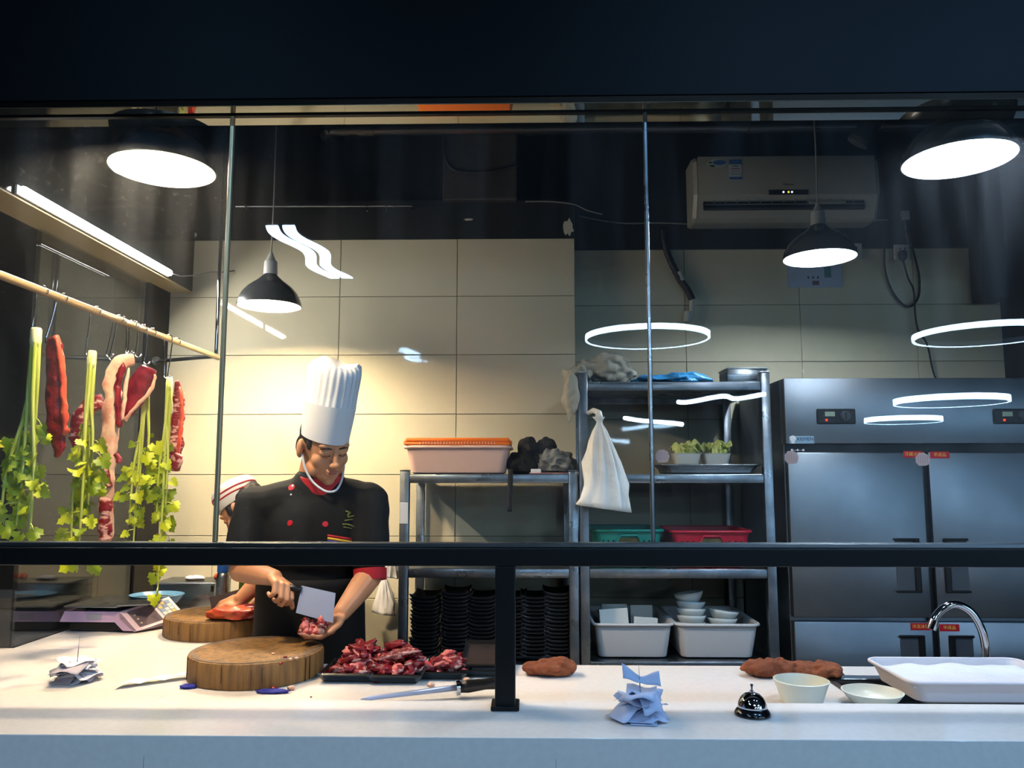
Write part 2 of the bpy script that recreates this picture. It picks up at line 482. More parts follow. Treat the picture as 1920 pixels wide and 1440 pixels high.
for i in (1, 2):    # polished edge strip in the joint between two panes
    struct('trim_%d' % i, MB().rbox((JX[i], YG, (zg0 + zg1) / 2), (0.010, 0.016, zg1 - zg0), 0.002, 1), 'brushed_brass' if i == 1 else 'steel')

# glazed left side of the kitchen, dark post at its rear end
g0 = onz(22, 1215, ZC).y
yc0 = onx(255, 900, XS).y
struct('window_4', MB().box((XS, (g0 + yc0) / 2, (ZC + 2.45) / 2), (0.010, yc0 - g0, 2.45 - ZC - 0.002)), 'side_glass')
struct('window_5', MB().box((XS - 1.2, g0, (ZC + 2.45) / 2), (2.38, 0.010, 2.45 - ZC - 0.002)), 'side_glass')
struct('trim_side_post', MB().rbox((XS - 0.01, (yc0 + YB) / 2, 1.226), (0.05, YB - yc0, 2.45), 0.004), 'black_metal')
# beam over the side glass, cream underside, glossy dark face towards the kitchen
xb = at(361, 545, YB).x
sof = struct('trim_side_beam', MB().rbox(((xb + XS - 0.02) / 2, (2.2 + YB) / 2, 2.455 + 0.62), (xb - XS + 0.02, YB - 2.2, 1.24), 0.003, 1), 'glossy_black_panel')
obj('underside', MB().box(((xb + XS - 0.02) / 2, (2.2 + YB) / 2, 2.451), (xb - XS + 0.018, YB - 2.2 - 0.004, 0.006)), 'soffit_cream', sof)

# ----------------------------------------------------------------- serving ledge and work counters
yf = onz(960, 1383, ZB).y; yr = onz(960, 1315, ZB).y; yw = onz(1100, 1247, ZC).y
xw = -1.045
top = struct('trim_serving_ledge', MB().rbox((0, (yf + yr) / 2, ZB - 0.15), (7.6, yr - yf, 0.30), 0.002, 2), 'quartz')
struct('wall_counter_front', MB().box((0, (yf + yr) / 2, (ZB - 0.301) / 2), (7.6, yr - yf, ZB - 0.301)), 'quartz')
# joint lines of the front cladding
for xx in (-0.86, 0.06, 1.28):
    obj('cladding_joint', MB().box((xx, yf - 0.0002, 0.75), (0.0008, 0.0006, 0.25)), 'grout', top)
sx0 = onz(1580, 1290, ZC).x + 0.0; sx1 = 2.05; sy0, sy1 = 2.24, 2.56
ctr = thing('work_counter', 'white polished stone work counter running along the serving window', 'counter', (0, 0, 0))
def slab(name, x0, x1, y0, y1):
    return obj(name, MB().rbox(((x0 + x1) / 2, (y0 + y1) / 2, ZC - 0.02), (x1 - x0, y1 - y0, 0.04), 0.0015, 1), 'quartz', ctr)
slab('top_left', -3.6, xw, yr, g0)
slab('top_middle', xw, sx0, yr, yw)
slab('top_sink_rear', sx0, 3.6, sy1, yw)
slab('top_sink_front', sx0, 3.6, yr, sy0)
slab('top_sink_end', sx1, 3.6, sy0, sy1)
obj('body', MB().box((0.9, (yr + yw) / 2, 0.30), (3.85, yw - yr - 0.06, 0.60)), 'white_plastic', ctr)
obj('sink_basin', MB().box(((sx0 + sx1) / 2, sy0 + 0.002, 0.76), (sx1 - sx0, 0.004, 0.2)).box(((sx0 + sx1) / 2, sy1 - 0.002, 0.76), (sx1 - sx0, 0.004, 0.2))
    .box((sx0 + 0.002, (sy0 + sy1) / 2, 0.76), (0.004, sy1 - sy0, 0.2)).box((sx1 - 0.002, (sy0 + sy1) / 2, 0.76), (0.004, sy1 - sy0, 0.2))
    .box(((sx0 + sx1) / 2, (sy0 + sy1) / 2, 0.66), (sx1 - sx0, sy1 - sy0, 0.006)), 'steel', ctr)
obj('sink_rim', MB().rbox(((sx0 + sx1) / 2, sy1 + 0.004, ZC + 0.002), (sx1 - sx0, 0.045, 0.006), 0.002, 1)
    .rbox((sx0 - 0.006, (sy0 + sy1) / 2, ZC + 0.002), (0.02, sy1 - sy0, 0.006), 0.002, 1), 'steel', ctr)
wing = thing('side_counter', 'white stone side counter under the hanging meat, with the scale on it', 'counter', (0, 0, 0))
obj('top', MB().rbox(((XS + 0.006 + xw) / 2, (g0 + YB) / 2, ZC - 0.02), (xw - XS - 0.006, YB - g0 - 0.004, 0.04), 0.0015, 1), 'quartz', wing)
obj('body', MB().box(((XS + xw) / 2, (g0 + YB) / 2, 0.415), (xw - XS - 0.06, YB - g0 - 0.04, 0.83)), 'white_plastic', wing)

# made-up frosted window in the unseen right wall, added as bluish fill light
win = struct('window_6', MB().box((6.43, -2.9, 1.75), (0.02, 3.4, 1.9)), mat('fill_pane', (200, 215, 230), rough=0.4))
lamp_light('AREA', win, (0.40, 0.68, 1.0), 2.6 * 3.1416 * 6.46, (6.405, -2.9, 1.75), (0, math.radians(90), 0), size=(1.9, 3.4), name='fill_light')
obj('window_fill_frame', MB().rbox((6.43, -2.9, 2.74), (0.06, 3.56, 0.08), .005, 1).rbox((6.43, -2.9, .76), (0.06, 3.56, 0.08), .005, 1).rbox((6.43, -4.64, 1.75), (0.06, 0.08, 2.06), .005, 1).rbox((6.43, -1.16, 1.75), (0.06, 0.08, 2.06), .005, 1)
    .rbox((6.42, -2.9, 1.75), (0.05, 0.05, 1.9), .005, 1), 'black_metal', win)

c_ = at(10, 832, 4.33)
ys = obj('lit_sign', MB().rbox((0, 0, 0), (0.16, 0.02, 0.04), .004, 1), emitter('sign_yellow', (1.0, 0.75, 0.05), 1.2), None, loc=(c_.x, 4.335, c_.z), label='small yellow lit sign strip beyond the left side glass', cat='sign')
# ================================================================= lamps
mat('shade_dark', (62, 66, 68), rough=0.22, coat=0.5)
mat('shade_inner', (245, 243, 238), rough=0.4)
mat('lamp_neck', (170, 172, 168), rough=0.35)
emitter('bulb_warm', WARM, 30.0, False); emitter('bulb_cool', COOL, 30.0, False)
emitter('tube_glow', (1.0, 0.97, 0.92), 22.0, False)
emitter('ring_glow', (0.42, 0.68, 1.0), RING_E * 1.1)
emitter('wave_glow', (0.50, 0.74, 1.0), RING_E * 1.1)

emitter('down_glow', BLUE, 5.0, False)

def pendant(c, bulb, label, ztop, R=0.155, gain=1.0):
    t = thing('pendant_lamp', label, 'lamp', (c.x, c.y, c.z), group='pendant lamps over the counters')
    outer = [(R, 0.0), (R * .985, 0.012), (R * .95, 0.03), (R * .86, 0.057), (R * .72, 0.082), (R * .56, 0.101), (R * .40, 0.118), (R * .27, 0.135), (R * .19, 0.148)]
    th = 0.0025
    obj('shade', MB().lathe([(r, z) for r, z in outer] + [(r - th * 1.2, z - 0.001) for r, z in outer[::-1]], 40, closed=True), 'shade_dark', t, smooth=True, angle=50)
    inner = [(r - th * 1.6, z - 0.0005) for r, z in outer]
    obj('reflector', MB().lathe(inner + [(r - 0.0008, z - 0.0006) for r, z in inner[::-1]], 40, closed=True), 'shade_inner', t, smooth=True, angle=50)
    obj('neck', MB().lathe([(0.030, 0.146), (0.031, 0.15), (0.029, 0.205), (0.020, 0.214), (0.012, 0.232), (0.006, 0.25)], 20), 'lamp_neck', t, smooth=True, angle=40)
    obj('bulb', MB().ball((0, 0, 0.070), (0.036, 0.036, 0.040), 20, 12), bulb, t, smooth=True)
    w = bulb == 'bulb_warm'; lamp_light('POINT', t, WARM if w else COOL, (BULB_WARM if w else BULB_COOL) * gain, (0, 0, 0.070), radius=0.042)
    obj('bulb_holder', MB().lathe([(0.026, 0.105), (0.026, 0.146)], 16), 'lamp_neck', t, smooth=True, angle=40)
    obj('cord', MB().tube([(0, 0, 0.245), (0.004, 0, 0.5), (0, 0, ztop - c.z)], 0.0035, 8), 'cable_grey', t, smooth=True)
    return t
pendant(at(305, 318, 2.29), 'bulb_warm', 'dark pendant lamp nearest the window above the hanging meat', ZCEIL, gain=1.2)
pendant(at(505, 574, 3.48), 'bulb_warm', 'dark pendant lamp hanging by the rear wall above the chef', ZCEIL, 0.143, 1.4)
pendant(at(1537, 484, 3.37), 'bulb_cool', 'dark pendant lamp hanging in front of the air conditioner', ZCEIL)
pendant(at(1797, 300, 2.245), 'bulb_cool', 'dark pendant lamp nearest the window above the sink', ZCEIL)

# LED tube on the dark face of the side beam
ta, tb = onx(40, 356, xb + 0.022), onx(320, 512, xb + 0.022)
t = thing('led_tube', 'glowing white LED batten on the dark beam over the hanging meat', 'lamp', ((ta + tb) / 2))
L = (tb - ta).length
obj('diffuser', MB().rbox((0, 0, 0), (0.026, L, 0.030), 0.012, 3), 'tube_glow', t, smooth=True)
obj('mount', MB().rbox((-0.016, 0, 0), (0.010, L + 0.012, 0.034), 0.002, 1), 'white_plastic', t)
e = tb - (ta + tb) / 2
obj('lead', MB().tube([e + V((0, 0.0, 0)), e + V((0.03, 0.05, -0.004)), e + V((0.08, 0.12, 0.02)), e + V((0.13, 0.17, 0.05)), e + V((0.17, 0.2, 0.055)), e + V((0.20, 0.33, 0.10))], 0.003, 8), 'cable_grey', t, smooth=True)

lamp_light('AREA', t, (1.0, 0.95, 0.88), TUBE_W, (0.016, 0, -0.012), (0, math.radians(-40), 0), size=(0.028, L))
# ----------------------------------------------------------------- dining room lamps behind the camera (mirrored in the panes)
def hang_wires(t, pts, z0, z1):
    for p in pts: obj('suspension_wire', MB().tube([(p[0], p[1], z0), (p[0], p[1], z1)], 0.0012, 6), 'cable_grey', t)
def ring_lamp(px, py, wpx, D, label, h=0.036):
    Yv = FPX * D / wpx; c = at(px, py, Yv); c.y = 2 * YG - c.y
    t = thing('ring_lamp', label, 'lamp', c, group='ring lamps of the dining room'); R = D / 2
    obj('housing', MB().lathe([(R, h), (R - 0.010, h), (R - 0.010, 0.003), (R, 0.003)], 72, closed=True), 'white_plastic', t, smooth=True, angle=40)
    obj('light_band', MB().lathe([(R + 0.001, h - 0.002), (R + 0.012, h - 0.002), (R + 0.012, 0.0), (R + 0.001, 0.0)], 72, closed=True), 'ring_glow', t, smooth=True, angle=40)
    hang_wires(t, [(R * math.cos(q), R * math.sin(q)) for q in (0.5, 2.6, 4.7)], h, 3.494 - c.z)
ring_lamp(1213, 637, 226, 0.8, 'ring pendant in the dining room mirrored above the right rack')
ring_lamp(1846, 632, 236, 0.8, 'ring pendant in the dining room mirrored above the fridge')
ring_lamp(1782, 757, 186, 0.9, 'farther ring pendant mirrored in front of the fridge header', 0.055)
ring_lamp(1693, 792, 128, 0.9, 'farthest ring pendant mirrored between the fridge controls', 0.065)
def wave_lamp(p0, p1, w, ph, amp, n_waves, ribbons, label, round_=None):
    """Flat LED ribbons that snake from side to side; p0, p1 mirrored end points."""
    a, b = V(p0), V(p1); a.y = 2 * YG - a.y; b.y = 2 * YG - b.y
    mid = (a + b) / 2
    t = thing('wave_lamp', label, 'lamp', mid, group='wavy lamps of the dining room')
    d = b - a; L = d.length; d.normalize(); s = d.cross(V((0, 0, 1)))
    if round_:
        pts = [(a - mid) + d * (i / 40 * L) + s * (amp * math.sin(i / 40 * n_waves * 2 * PI + ph)) for i in range(41)]
        obj('light_tube', MB().tube(pts, round_, 10), 'wave_glow', t, smooth=True)
        obj('housing', MB().tube([q + V((0, 0, round_ * 1.1)) for q in pts], round_ * .4, 6), 'white_plastic', t, smooth=True)
    for k in range(0 if round_ else ribbons):
        off = (k - (ribbons - 1) / 2) * (w * 1.35)
        def fn(u, v):
            return (a - mid) + d * (u * L) + s * (off + (v - .5) * w + amp * math.sin(u * n_waves * 2 * PI + ph))
        obj('light_ribbon', MB().sheet(fn, 40, 2, 0.006), 'wave_glow', t, smooth=True, angle=40)
        def fn2(u, v): return fn(u, v) + V((0, 0, 0.010))
        obj('housing', MB().sheet(fn2, 40, 2, 0.012), 'white_plastic', t, smooth=True, angle=40)
    hang_wires(t, [((a - mid) + d * (L * .2))[:2], ((a - mid) + d * (L * .8))[:2]], 0.01, 3.494 - mid.z)
wave_lamp(onz(530, 424, 2.8), onz(632, 521, 2.8), 0.066, 0.3, 0.035, 1.6, 2, 'pair of wavy LED ribbons mirrored above the chef')
wave_lamp(at(1276, 752, 7.2), at(1427, 741, 7.2), 0.05, 0.5, 0.20, 1.5, 1, 'wavy LED lamp mirrored under the top shelf of the right rack', 0.021)
wave_lamp(at(1172, 783, 8.0), at(1277, 797, 8.0), 0.06, 0.4, 0.10, 0.8, 1, 'wavy LED lamp mirrored beside the white carrier bag', 0.022)
# unseen downlights added to light the counter front and serving ledge
for i, (x, y, nm) in enumerate(((-1.3, 0.6, 'left'), (0.9, 0.6, 'middle'), (2.1, 0.5, 'right'))):
    t = thing('added_downlight', 'unseen round downlight added to light the counter front, %s one' % nm, 'lamp', (x, y, 3.5), group='downlights added to light the counter front')
    obj('trim_ring', MB().lathe([(0.075, 0), (0.095, 0), (0.095, -0.006), (0.075, -0.008)], 28, closed=True), 'white_plastic', t, smooth=True, angle=40)
    obj('lens', MB().lathe([(0.0, -0.003), (0.075, -0.003), (0.075, 0.0), (0.0, 0.0)], 28), 'down_glow', t)
    lamp_light('AREA', t, BLUE, DOWN_W[nm], (0, 0, -0.010), size=(0.15, 0.15), shape='DISK')
# ================================================================= racks, fridge, air conditioner
mat('galvanized', (165, 172, 178), rough=0.26, metal=1.0, rgb2=(120, 128, 136), nscale=9, rough2=0.42, detail=6)
def rack(x0, x1, y0, y1, shelves, ztop, label):
    t = thing('storage_rack', label, 'rack', ((x0 + x1) / 2, (y0 + y1) / 2, 0), group='steel storage racks')
    w, d = x1 - x0, y1 - y0
    for sx in (-1, 1):
        for sy in (-1, 1):
            p = obj('post', MB().rbox((sx * (w / 2 - 0.02), sy * (d / 2 - 0.02), ztop / 2), (0.04, 0.04, ztop), 0.004, 2), 'galvanized', t, smooth=True, angle=30)
            obj('post_cap', MB().rbox((sx * (w / 2 - 0.02), sy * (d / 2 - 0.02), ztop + 0.003), (0.042, 0.042, 0.006), 0.002, 1), 'steel', p)
    for z in shelves:
        s = obj('shelf', MB().rbox((0, 0, z - 0.003), (w - 0.01, d - 0.01, 0.006), 0.001, 1), 'galvanized', t)
        for sy in (-1, 1):
            obj('shelf_lip', MB().rbox((0, sy * (d / 2 - 0.014), z - 0.020), (w - 0.08, 0.022, 0.036), 0.003, 2), 'galvanized', s, smooth=True, angle=30)
        for sx in (-1, 1):
            obj('shelf_lip', MB().rbox((sx * (w / 2 - 0.014), 0, z - 0.020), (0.022, d - 0.08, 0.036), 0.003, 2), 'galvanized', s, smooth=True, angle=30)
    return t
YRK = 3.45
SHL = (1.502, 1.098, 0.700, 0.30)
SHR = (1.905, 1.502, 1.098, 0.715, 0.30)
RLX0, RLX1 = -0.558, 0.215
RRX0, RRX1 = 0.222, 1.058
rack(RLX0, RLX1, YRK, 4.0, SHL, 1.515, 'low steel rack behind the chef, black dishes stacked on its lower shelf')
rack(RRX0, RRX1, YRK, 4.17, SHR, 1.945, 'tall steel rack beside the fridge with white tubs on its lower shelf')
obj('white_label', MB().rbox((0, 0, 0), (0.036, 0.002, 0.09), 0.001, 1), 'white_plastic', None, loc=(RLX0 + 0.02, YRK - 0.0015, at(757, 962, YRK).z),
    label='small white paper label on the post of the low rack', cat='label')

# ---------------- fridge
FX0, FX1, FY0, FY1, FZ = 1.108, 2.318, 3.42, 4.15, 1.916
fr = thing('refrigerator', 'four-door stainless steel commercial refrigerator', 'refrigerator', ((FX0 + FX1) / 2, (FY0 + FY1) / 2, 0))
fw, fd = FX1 - FX0, FY1 - FY0; fy = -fd / 2
obj('cabinet', MB().rbox((0, 0.02, FZ / 2 + 0.05), (fw, fd - 0.04, FZ - 0.1), 0.006, 2), 'fridge_steel', fr, smooth=True, angle=30)
zh = at(1500, 834, FY0).z
hdr = obj('header_panel', MB().rbox((0, fy + 0.03, (FZ + zh) / 2 + 0.002), (fw + 0.004, 0.07, FZ - zh - 0.006), 0.005, 2), 'fridge_steel', fr, smooth=True, angle=30)
zm = at(1600, 1162, FY0).z
def f_door(x0, x1, z0, z1, hs, hz):
    d = obj('door', MB().rbox(((x0 + x1) / 2, fy + 0.025, (z0 + z1) / 2), (x1 - x0, 0.05, z1 - z0), 0.006, 2), 'fridge_steel', fr, smooth=True, angle=30)
    # recessed black handle: dark frame with a hollow
    hx = x1 - 0.055 if hs > 0 else x0 + 0.055
    w, h = 0.095, 0.215; hx -= hs * 0.035
    t = 0.008
    obj('handle_recess', MB().rbox((hx, fy - 0.0005, hz), (w, 0.004, h), 0.001, 1), 'handle_grey', d)
    obj('handle', MB().rbox((hx, fy - 0.004, hz + h / 2), (w + 0.01, 0.014, 0.010), 0.003, 1).rbox((hx, fy - 0.004, hz - h / 2), (w + 0.01, 0.014, 0.010), 0.003, 1)
        .rbox((hx + hs * (w / 2 - 0.008), fy - 0.004, hz), (0.026, 0.014, h), 0.004, 1), 'black_plastic', d)
    return d
mat('handle_grey', (70, 74, 80), rough=0.35)
mat('red_sticker', (185, 20, 32), rough=0.4); mat('gold_print', (235, 185, 80), rough=0.5)
gx = at(1744, 1000, FY0).x - (FX0 + FX1) / 2
dz = at(1600, 848, FY0).z
d1 = f_door(-fw / 2 + 0.004, gx - 0.012, zm + 0.008, dz, 1, at(1690, 1060, FY0).z)
d2 = f_door(gx + 0.012, fw / 2 - 0.004, zm + 0.008, dz, -1, at(1690, 1060, FY0).z)
d3 = f_door(-fw / 2 + 0.004, gx - 0.012, 0.16, zm - 0.008, 1, at(1690, 1243, FY0).z)
d4 = f_door(gx + 0.012, fw / 2 - 0.004, 0.16, zm - 0.008, -1, at(1690, 1243, FY0).z)
obj('door_gap', MB().box((gx, fy + 0.03, (0.16 + dz) / 2), (0.026, 0.02, dz - 0.16)), 'black_plastic', fr)
obj('header_gap', MB().box((0, fy + 0.04, (dz + zh) / 2), (fw - 0.01, 0.03, zh - dz + 0.01)), 'black_plastic', fr)
for sx in (-1, 1):
    for sy in (-1, 1): obj('foot', MB().cyl((sx * (fw / 2 - .08), sy * (fd / 2 - .1), 0), (sx * (fw / 2 - .08), sy * (fd / 2 - .1), 0.11), 0.025, 0.02), 'steel', fr)
def thermostat(px):
    c = at(px, 781, FY0); x, z = c.x - (FX0 + FX1) / 2, c.z; y = fy - 0.0055
    b = obj('control_panel', MB().rbox((x, y - 0.004, z), (0.165, 0.010, 0.066), 0.005, 2), 'black_plastic', hdr)
    # thing > header_panel > control_panel is the third level: the fine pieces stay beside it
    obj('display', MB().box((x - 0.028, y - 0.0095, z + 0.010), (0.042, 0.002, 0.02)), 'lcd', hdr)
    obj('dial', MB().lathe([(0.022, 0), (0.022, 0.004), (0.018, 0.004), (0.018, 0.009), (0.0, 0.009)], 24, M=T(x + 0.038, y - 0.009, z + 0.002) @ RX(90)), 'dial_grey', hdr, smooth=True, angle=30)
    obj('dial_pointer', MB().rbox((x + 0.038, y - 0.0185, z + 0.002), (0.005, 0.002, 0.030), 0.001, 1, M=None), 'black_plastic', hdr)
    obj('pilot_light', MB().ball((x - 0.043, y - 0.009, z - 0.016), 0.0055, 10, 6), 'red_led', hdr)
mat('lcd', (150, 165, 140), rough=0.3); mat('dial_grey', (60, 62, 66), rough=0.35)
emitter('red_led', (1.0, 0.06, 0.03), 1.6)
thermostat(1566); thermostat(1898)
# stickers
def sticker(door, px, py, chars, Y=FY0):
    c = at(px, py, Y); x, z = c.x - (FX0 + FX1) / 2, c.z
    s = obj('red_sticker', MB().rbox((x, fy - 0.0008, z), (0.082, 0.0016, 0.029), 0.0005, 1), 'red_sticker', door)
    text('sticker_print', chars, 0.018, 'gold_print', s, T(x, fy - 0.0018, z))
sticker(d1, 1712, 852, '冷藏冰箱'); sticker(d2, 1762, 853, '半成品')
sticker(d3, 1726, 1175, '冷冻冰箱'); sticker(d4, 1780, 1177, '半成品')
mat('logo_blue', (30, 60, 110), rough=0.4); mat('logo_white', (240, 240, 240), rough=0.4)
c = at(1502, 825, FY0); lx, lz = c.x - (FX0 + FX1) / 2, c.z
lg = obj('maker_badge', MB().rbox((lx, fy - 0.0062, lz), (0.105, 0.002, 0.032), 0.001, 1), 'badge_ground', hdr)
mat('badge_ground', (150, 185, 205), rough=0.3)
text('badge_print', 'XIEMEN', 0.021, 'logo_blue', hdr, T(lx + 0.014, fy - 0.0078, lz + 0.003))
obj('badge_emblem', MB().lathe([(0.0, 0), (0.013, 0), (0.013, 0.001), (0, 0.001)], 20, M=T(lx - 0.037, fy - 0.0076, lz + 0.006) @ RX(90))
    .box((lx - 0.037, fy - 0.0078, lz - 0.008), (0.014, 0.001, 0.014)), 'logo_white', hdr)
c = at(1490, 839, FY0)
text('badge_print', '■▪▪●▪▪■', 0.012, 'logo_white', d1, T(c.x - (FX0 + FX1) / 2 + 0.012, fy - 0.0008, c.z - 0.012))

# ---------------- air conditioner on the black upper wall
a0, a1 = at(1300, 290, 3.99), at(1655, 405, 3.99)
aw, ah, ad = a1.x - a0.x, a0.z - a1.z, 0.20
ac = thing('air_conditioner', 'white split air conditioner high on the black wall', 'air conditioner', ((a0.x + a1.x) / 2, 4.19, (a0.z + a1.z) / 2))
mat('ac_white', (168, 166, 150), rough=0.35, rgb2=(160, 158, 144), nscale=3)  # white body darkened: the weaker light up here is put into its colour
prof = [(0, ah / 2), (-0.15, ah / 2), (-0.185, ah / 2 - 0.03), (-0.195, 0.0), (-0.19, -0.045), (-0.14, -ah / 2 + 0.012), (-0.10, -ah / 2), (0, -ah / 2)]
n = len(prof); m = MB()
vs = [(sx * (aw / 2 - 0.018), y, z) for sx in (-1, 1) for y, z in prof]
m.add(vs, [tuple(range(n))[::-1], tuple(range(n, 2 * n))] + [(i, (i + 1) % n, (i + 1) % n + n, i + n) for i in range(n)])
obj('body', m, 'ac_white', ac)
for sx in (-1, 1):
    m = MB(); vs = [(sx * (aw / 2 - q), y * (1.02 if q else .94), z * (1.0 if q else .96)) for q in (0, 0.018) for y, z in prof]
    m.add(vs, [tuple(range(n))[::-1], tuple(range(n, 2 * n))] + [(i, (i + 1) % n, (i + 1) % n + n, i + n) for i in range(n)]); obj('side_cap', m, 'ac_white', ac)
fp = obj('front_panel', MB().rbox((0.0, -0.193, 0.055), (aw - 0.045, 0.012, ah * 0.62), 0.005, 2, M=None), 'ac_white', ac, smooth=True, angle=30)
# air outlet
so = math.atan2(0.05, ah / 2 - 0.057)
Mo = T(-0.015, -0.172, -0.094) @ RX(-18)
obj('air_outlet', MB().rbox((0, 0, 0), (aw - 0.13, 0.02, 0.062), 0.003, 1, M=Mo), 'black_plastic', ac)
for k in (-1, 1): obj('louver_bar', MB().rbox((0, -0.011, 0.010 * k + 0.004), (aw - 0.14, 0.006, 0.003), 0.001, 1, M=Mo), 'vent_grey', ac)
mat('vent_grey', (120, 120, 110), rough=0.5)
for k in range(13):
    x = -aw / 2 + 0.12 + k * (aw - 0.24) / 12
    obj('vane', MB().rbox((x, -0.011, 0.016), (0.004, 0.008, 0.028), 0.001, 1, M=Mo), 'vent_grey', ac)
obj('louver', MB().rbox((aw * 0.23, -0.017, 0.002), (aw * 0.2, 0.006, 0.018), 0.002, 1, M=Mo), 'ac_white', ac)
dp = obj('display_window', MB().rbox((0.005, -0.200, -0.038), (0.205, 0.004, 0.028), 0.002, 1), 'black_plastic', fp)
emitter('led_blue', (0.5, 0.65, 1.0), 2.5); emitter('led_amber', (1.0, 0.55, 0.05), 2.2)
for x, mm in ((-0.022, 'led_blue'), (0.004, 'led_amber'), (0.022, 'led_blue')): obj('indicator_light', MB().ball((x, -0.2025, -0.038), 0.005, 10, 6), mm, fp)
text('maker_print', 'Hisense', 0.018, 'black_plastic', fp, T(0.005, -0.1995, 0.005), shear=0.2)
mat('sticker_blue', (40, 95, 150), rough=0.4); mat('sticker_white', (205, 208, 200), rough=0.4); mat('sticker_green', (70, 90, 30), rough=0.4); mat('sticker_grey', (150, 155, 170), rough=0.4); mat('sticker_red', (160, 70, 60), rough=0.5)
sx_ = at(1379, 318, 3.99).x - ac.location.x; sz_ = at(1379, 318, 3.99).z - ac.location.z
obj('energy_label', MB().rbox((sx_, -0.2, sz_), (0.066, 0.002, 0.108), 0.001, 1), 'sticker_white', fp)
obj('energy_label_band', MB().box((sx_, -0.2015, sz_ + 0.041), (0.066, 0.001, 0.026)), 'sticker_blue', fp)
obj('energy_label_band', MB().box((sx_, -0.2015, sz_ - 0.047), (0.066, 0.001, 0.013)), 'sticker_blue', fp)
for k, (w_, mm) in enumerate(((0.03, 'sticker_green'), (0.045, 'sticker_red'), (0.05, 'sticker_grey'), (0.05, 'sticker_grey'))):
    obj('energy_label_line', MB().box((sx_, -0.2015, sz_ + 0.018 - k * 0.014), (w_, 0.001, 0.004)), mm, fp)
ex_ = at(1343, 307, 3.99).x - ac.location.x; ez_ = at(1343, 307, 3.99).z - ac.location.z
obj('round_badge', MB().lathe([(0, 0), (1, 0), (1, 0.001), (0, 0.001)], 24, M=T(ex_, -0.1995, ez_) @ RX(90) @ Matrix.Diagonal((0.052, 0.024, 1, 1))), 'sticker_white', fp)
obj('badge_print', MB().lathe([(0, 0), (1, 0), (1, 0.001), (0, 0.001)], 20, M=T(ex_ + 0.016, -0.2008, ez_ + 0.006) @ RX(90) @ Matrix.Diagonal((0.034, 0.013, 1, 1))), 'sticker_blue', fp)
obj('badge_leaf', MB().prism([(-0.03, -0.01), (-0.012, -0.02), (0.006, -0.016), (-0.008, -0.006)], 0.001, T(ex_ - 0.01, -0.2012, ez_)), 'sticker_green', fp)
obj('badge_leaf', MB().prism([(-0.04, 0.004), (-0.028, 0.012), (-0.014, 0.008), (-0.02, 0.001)], 0.001, T(ex_ - 0.005, -0.2012, ez_)), 'sticker_green', fp)

# ---------------- pipes, hoses, cables, sockets
def path(name, pts, r, m_, label, cat, n=10, **k):
    return obj(name, MB().tube(pts, r, n), m_, None, smooth=True, label=label, cat=cat, **k)
def smooth_pts(P, n=6):
    P = [V(p) for p in P]; out = []
    for i in range(len(P) - 1):
        p0, p1, p2, p3 = P[max(i - 1, 0)], P[i], P[i + 1], P[min(i + 2, len(P) - 1)]
        for j in range(n):
            t = j / n
            out.append(0.5 * ((2 * p1) + (p2 - p0) * t + (2 * p0 - 5 * p1 + 4 * p2 - p3) * t * t + (3 * p1 - p0 - 3 * p2 + p3) * t ** 3))
    return out + [P[-1]]
mat('pipe_black', (30, 32, 33), rough=0.3); mat('hose_white', (200, 200, 190), rough=0.5)
Yp = 3.75
pl = at(612, 243, Yp)
pp = thing('ceiling_pipe', 'thick black pipe running under the dark kitchen ceiling', 'pipe', (0, 0, 0))
obj('run', MB().tube(smooth_pts([pl + V((-0.03, 0.35, 0.12)), pl + V((-0.03, 0.12, 0.02)), pl + V((0.02, 0.01, 0)), pl + V((0.15, 0, 0)), pl + V((1.6, 0, 0.0)), pl + V((3.6, 0, 0.0))]), 0.032, 14), 'pipe_black', pp, smooth=True)
for px in (690, 1000, 1420): q = at(px, 243, Yp); obj('pipe_sleeve', MB().cyl((q.x - 0.05, Yp, pl.z), (q.x + 0.03, Yp, pl.z), 0.037, n=16), 'pipe_black', pp, smooth=True, angle=40)
for px in (760, 1500): q = at(px, 243, Yp); obj('pipe_hanger', MB().cyl((q.x, Yp, pl.z), (q.x, Yp, ZCEIL), 0.004, n=8), 'steel', pp)
q = at(1612, 262, 3.5)
p2 = thing('drain_pipe', 'black ceiling pipe slanting up to the right of the air conditioner', 'pipe', (0, 0, 0))
obj('run', MB().cyl(q, q + V((0.35, -0.2, 0.55)), 0.045, n=16), 'pipe_black', p2, smooth=True, angle=40)
obj('pipe_end', MB().cyl(q, q - V((0.35, -0.2, 0.55)).normalized() * 0.02, 0.05, n=16), 'dark_duct', p2, smooth=True, angle=40)
# thin rail with hooks on the wall above the tiles
r0, r1 = at(442, 387, YB - 0.05), at(772, 386, YB - 0.05)
rl = thing('wall_rail', 'thin steel rail with small hooks on the black wall above the tiles', 'rail', (0, 0, 0))
obj('bar', MB().cyl(r0, r1, 0.006, n=10), 'steel', rl, smooth=True, angle=40)
for px in (462, 688, 725):
    q = at(px, 387, YB - 0.05); obj('hook', MB().tube([q + V((0, 0, .008)), q + V((0, -.012, 0)), q + V((0, -.008, -.025)), q + V((0.006, -.018, -.03))], 0.0028, 8), 'steel', rl, smooth=True)
for q in (r0 + V((0.05, 0, 0)), r1): obj('bracket', MB().rbox(q + V((0, 0.024, 0)), (0.014, 0.054, 0.014), 0.003, 1), 'steel', rl)
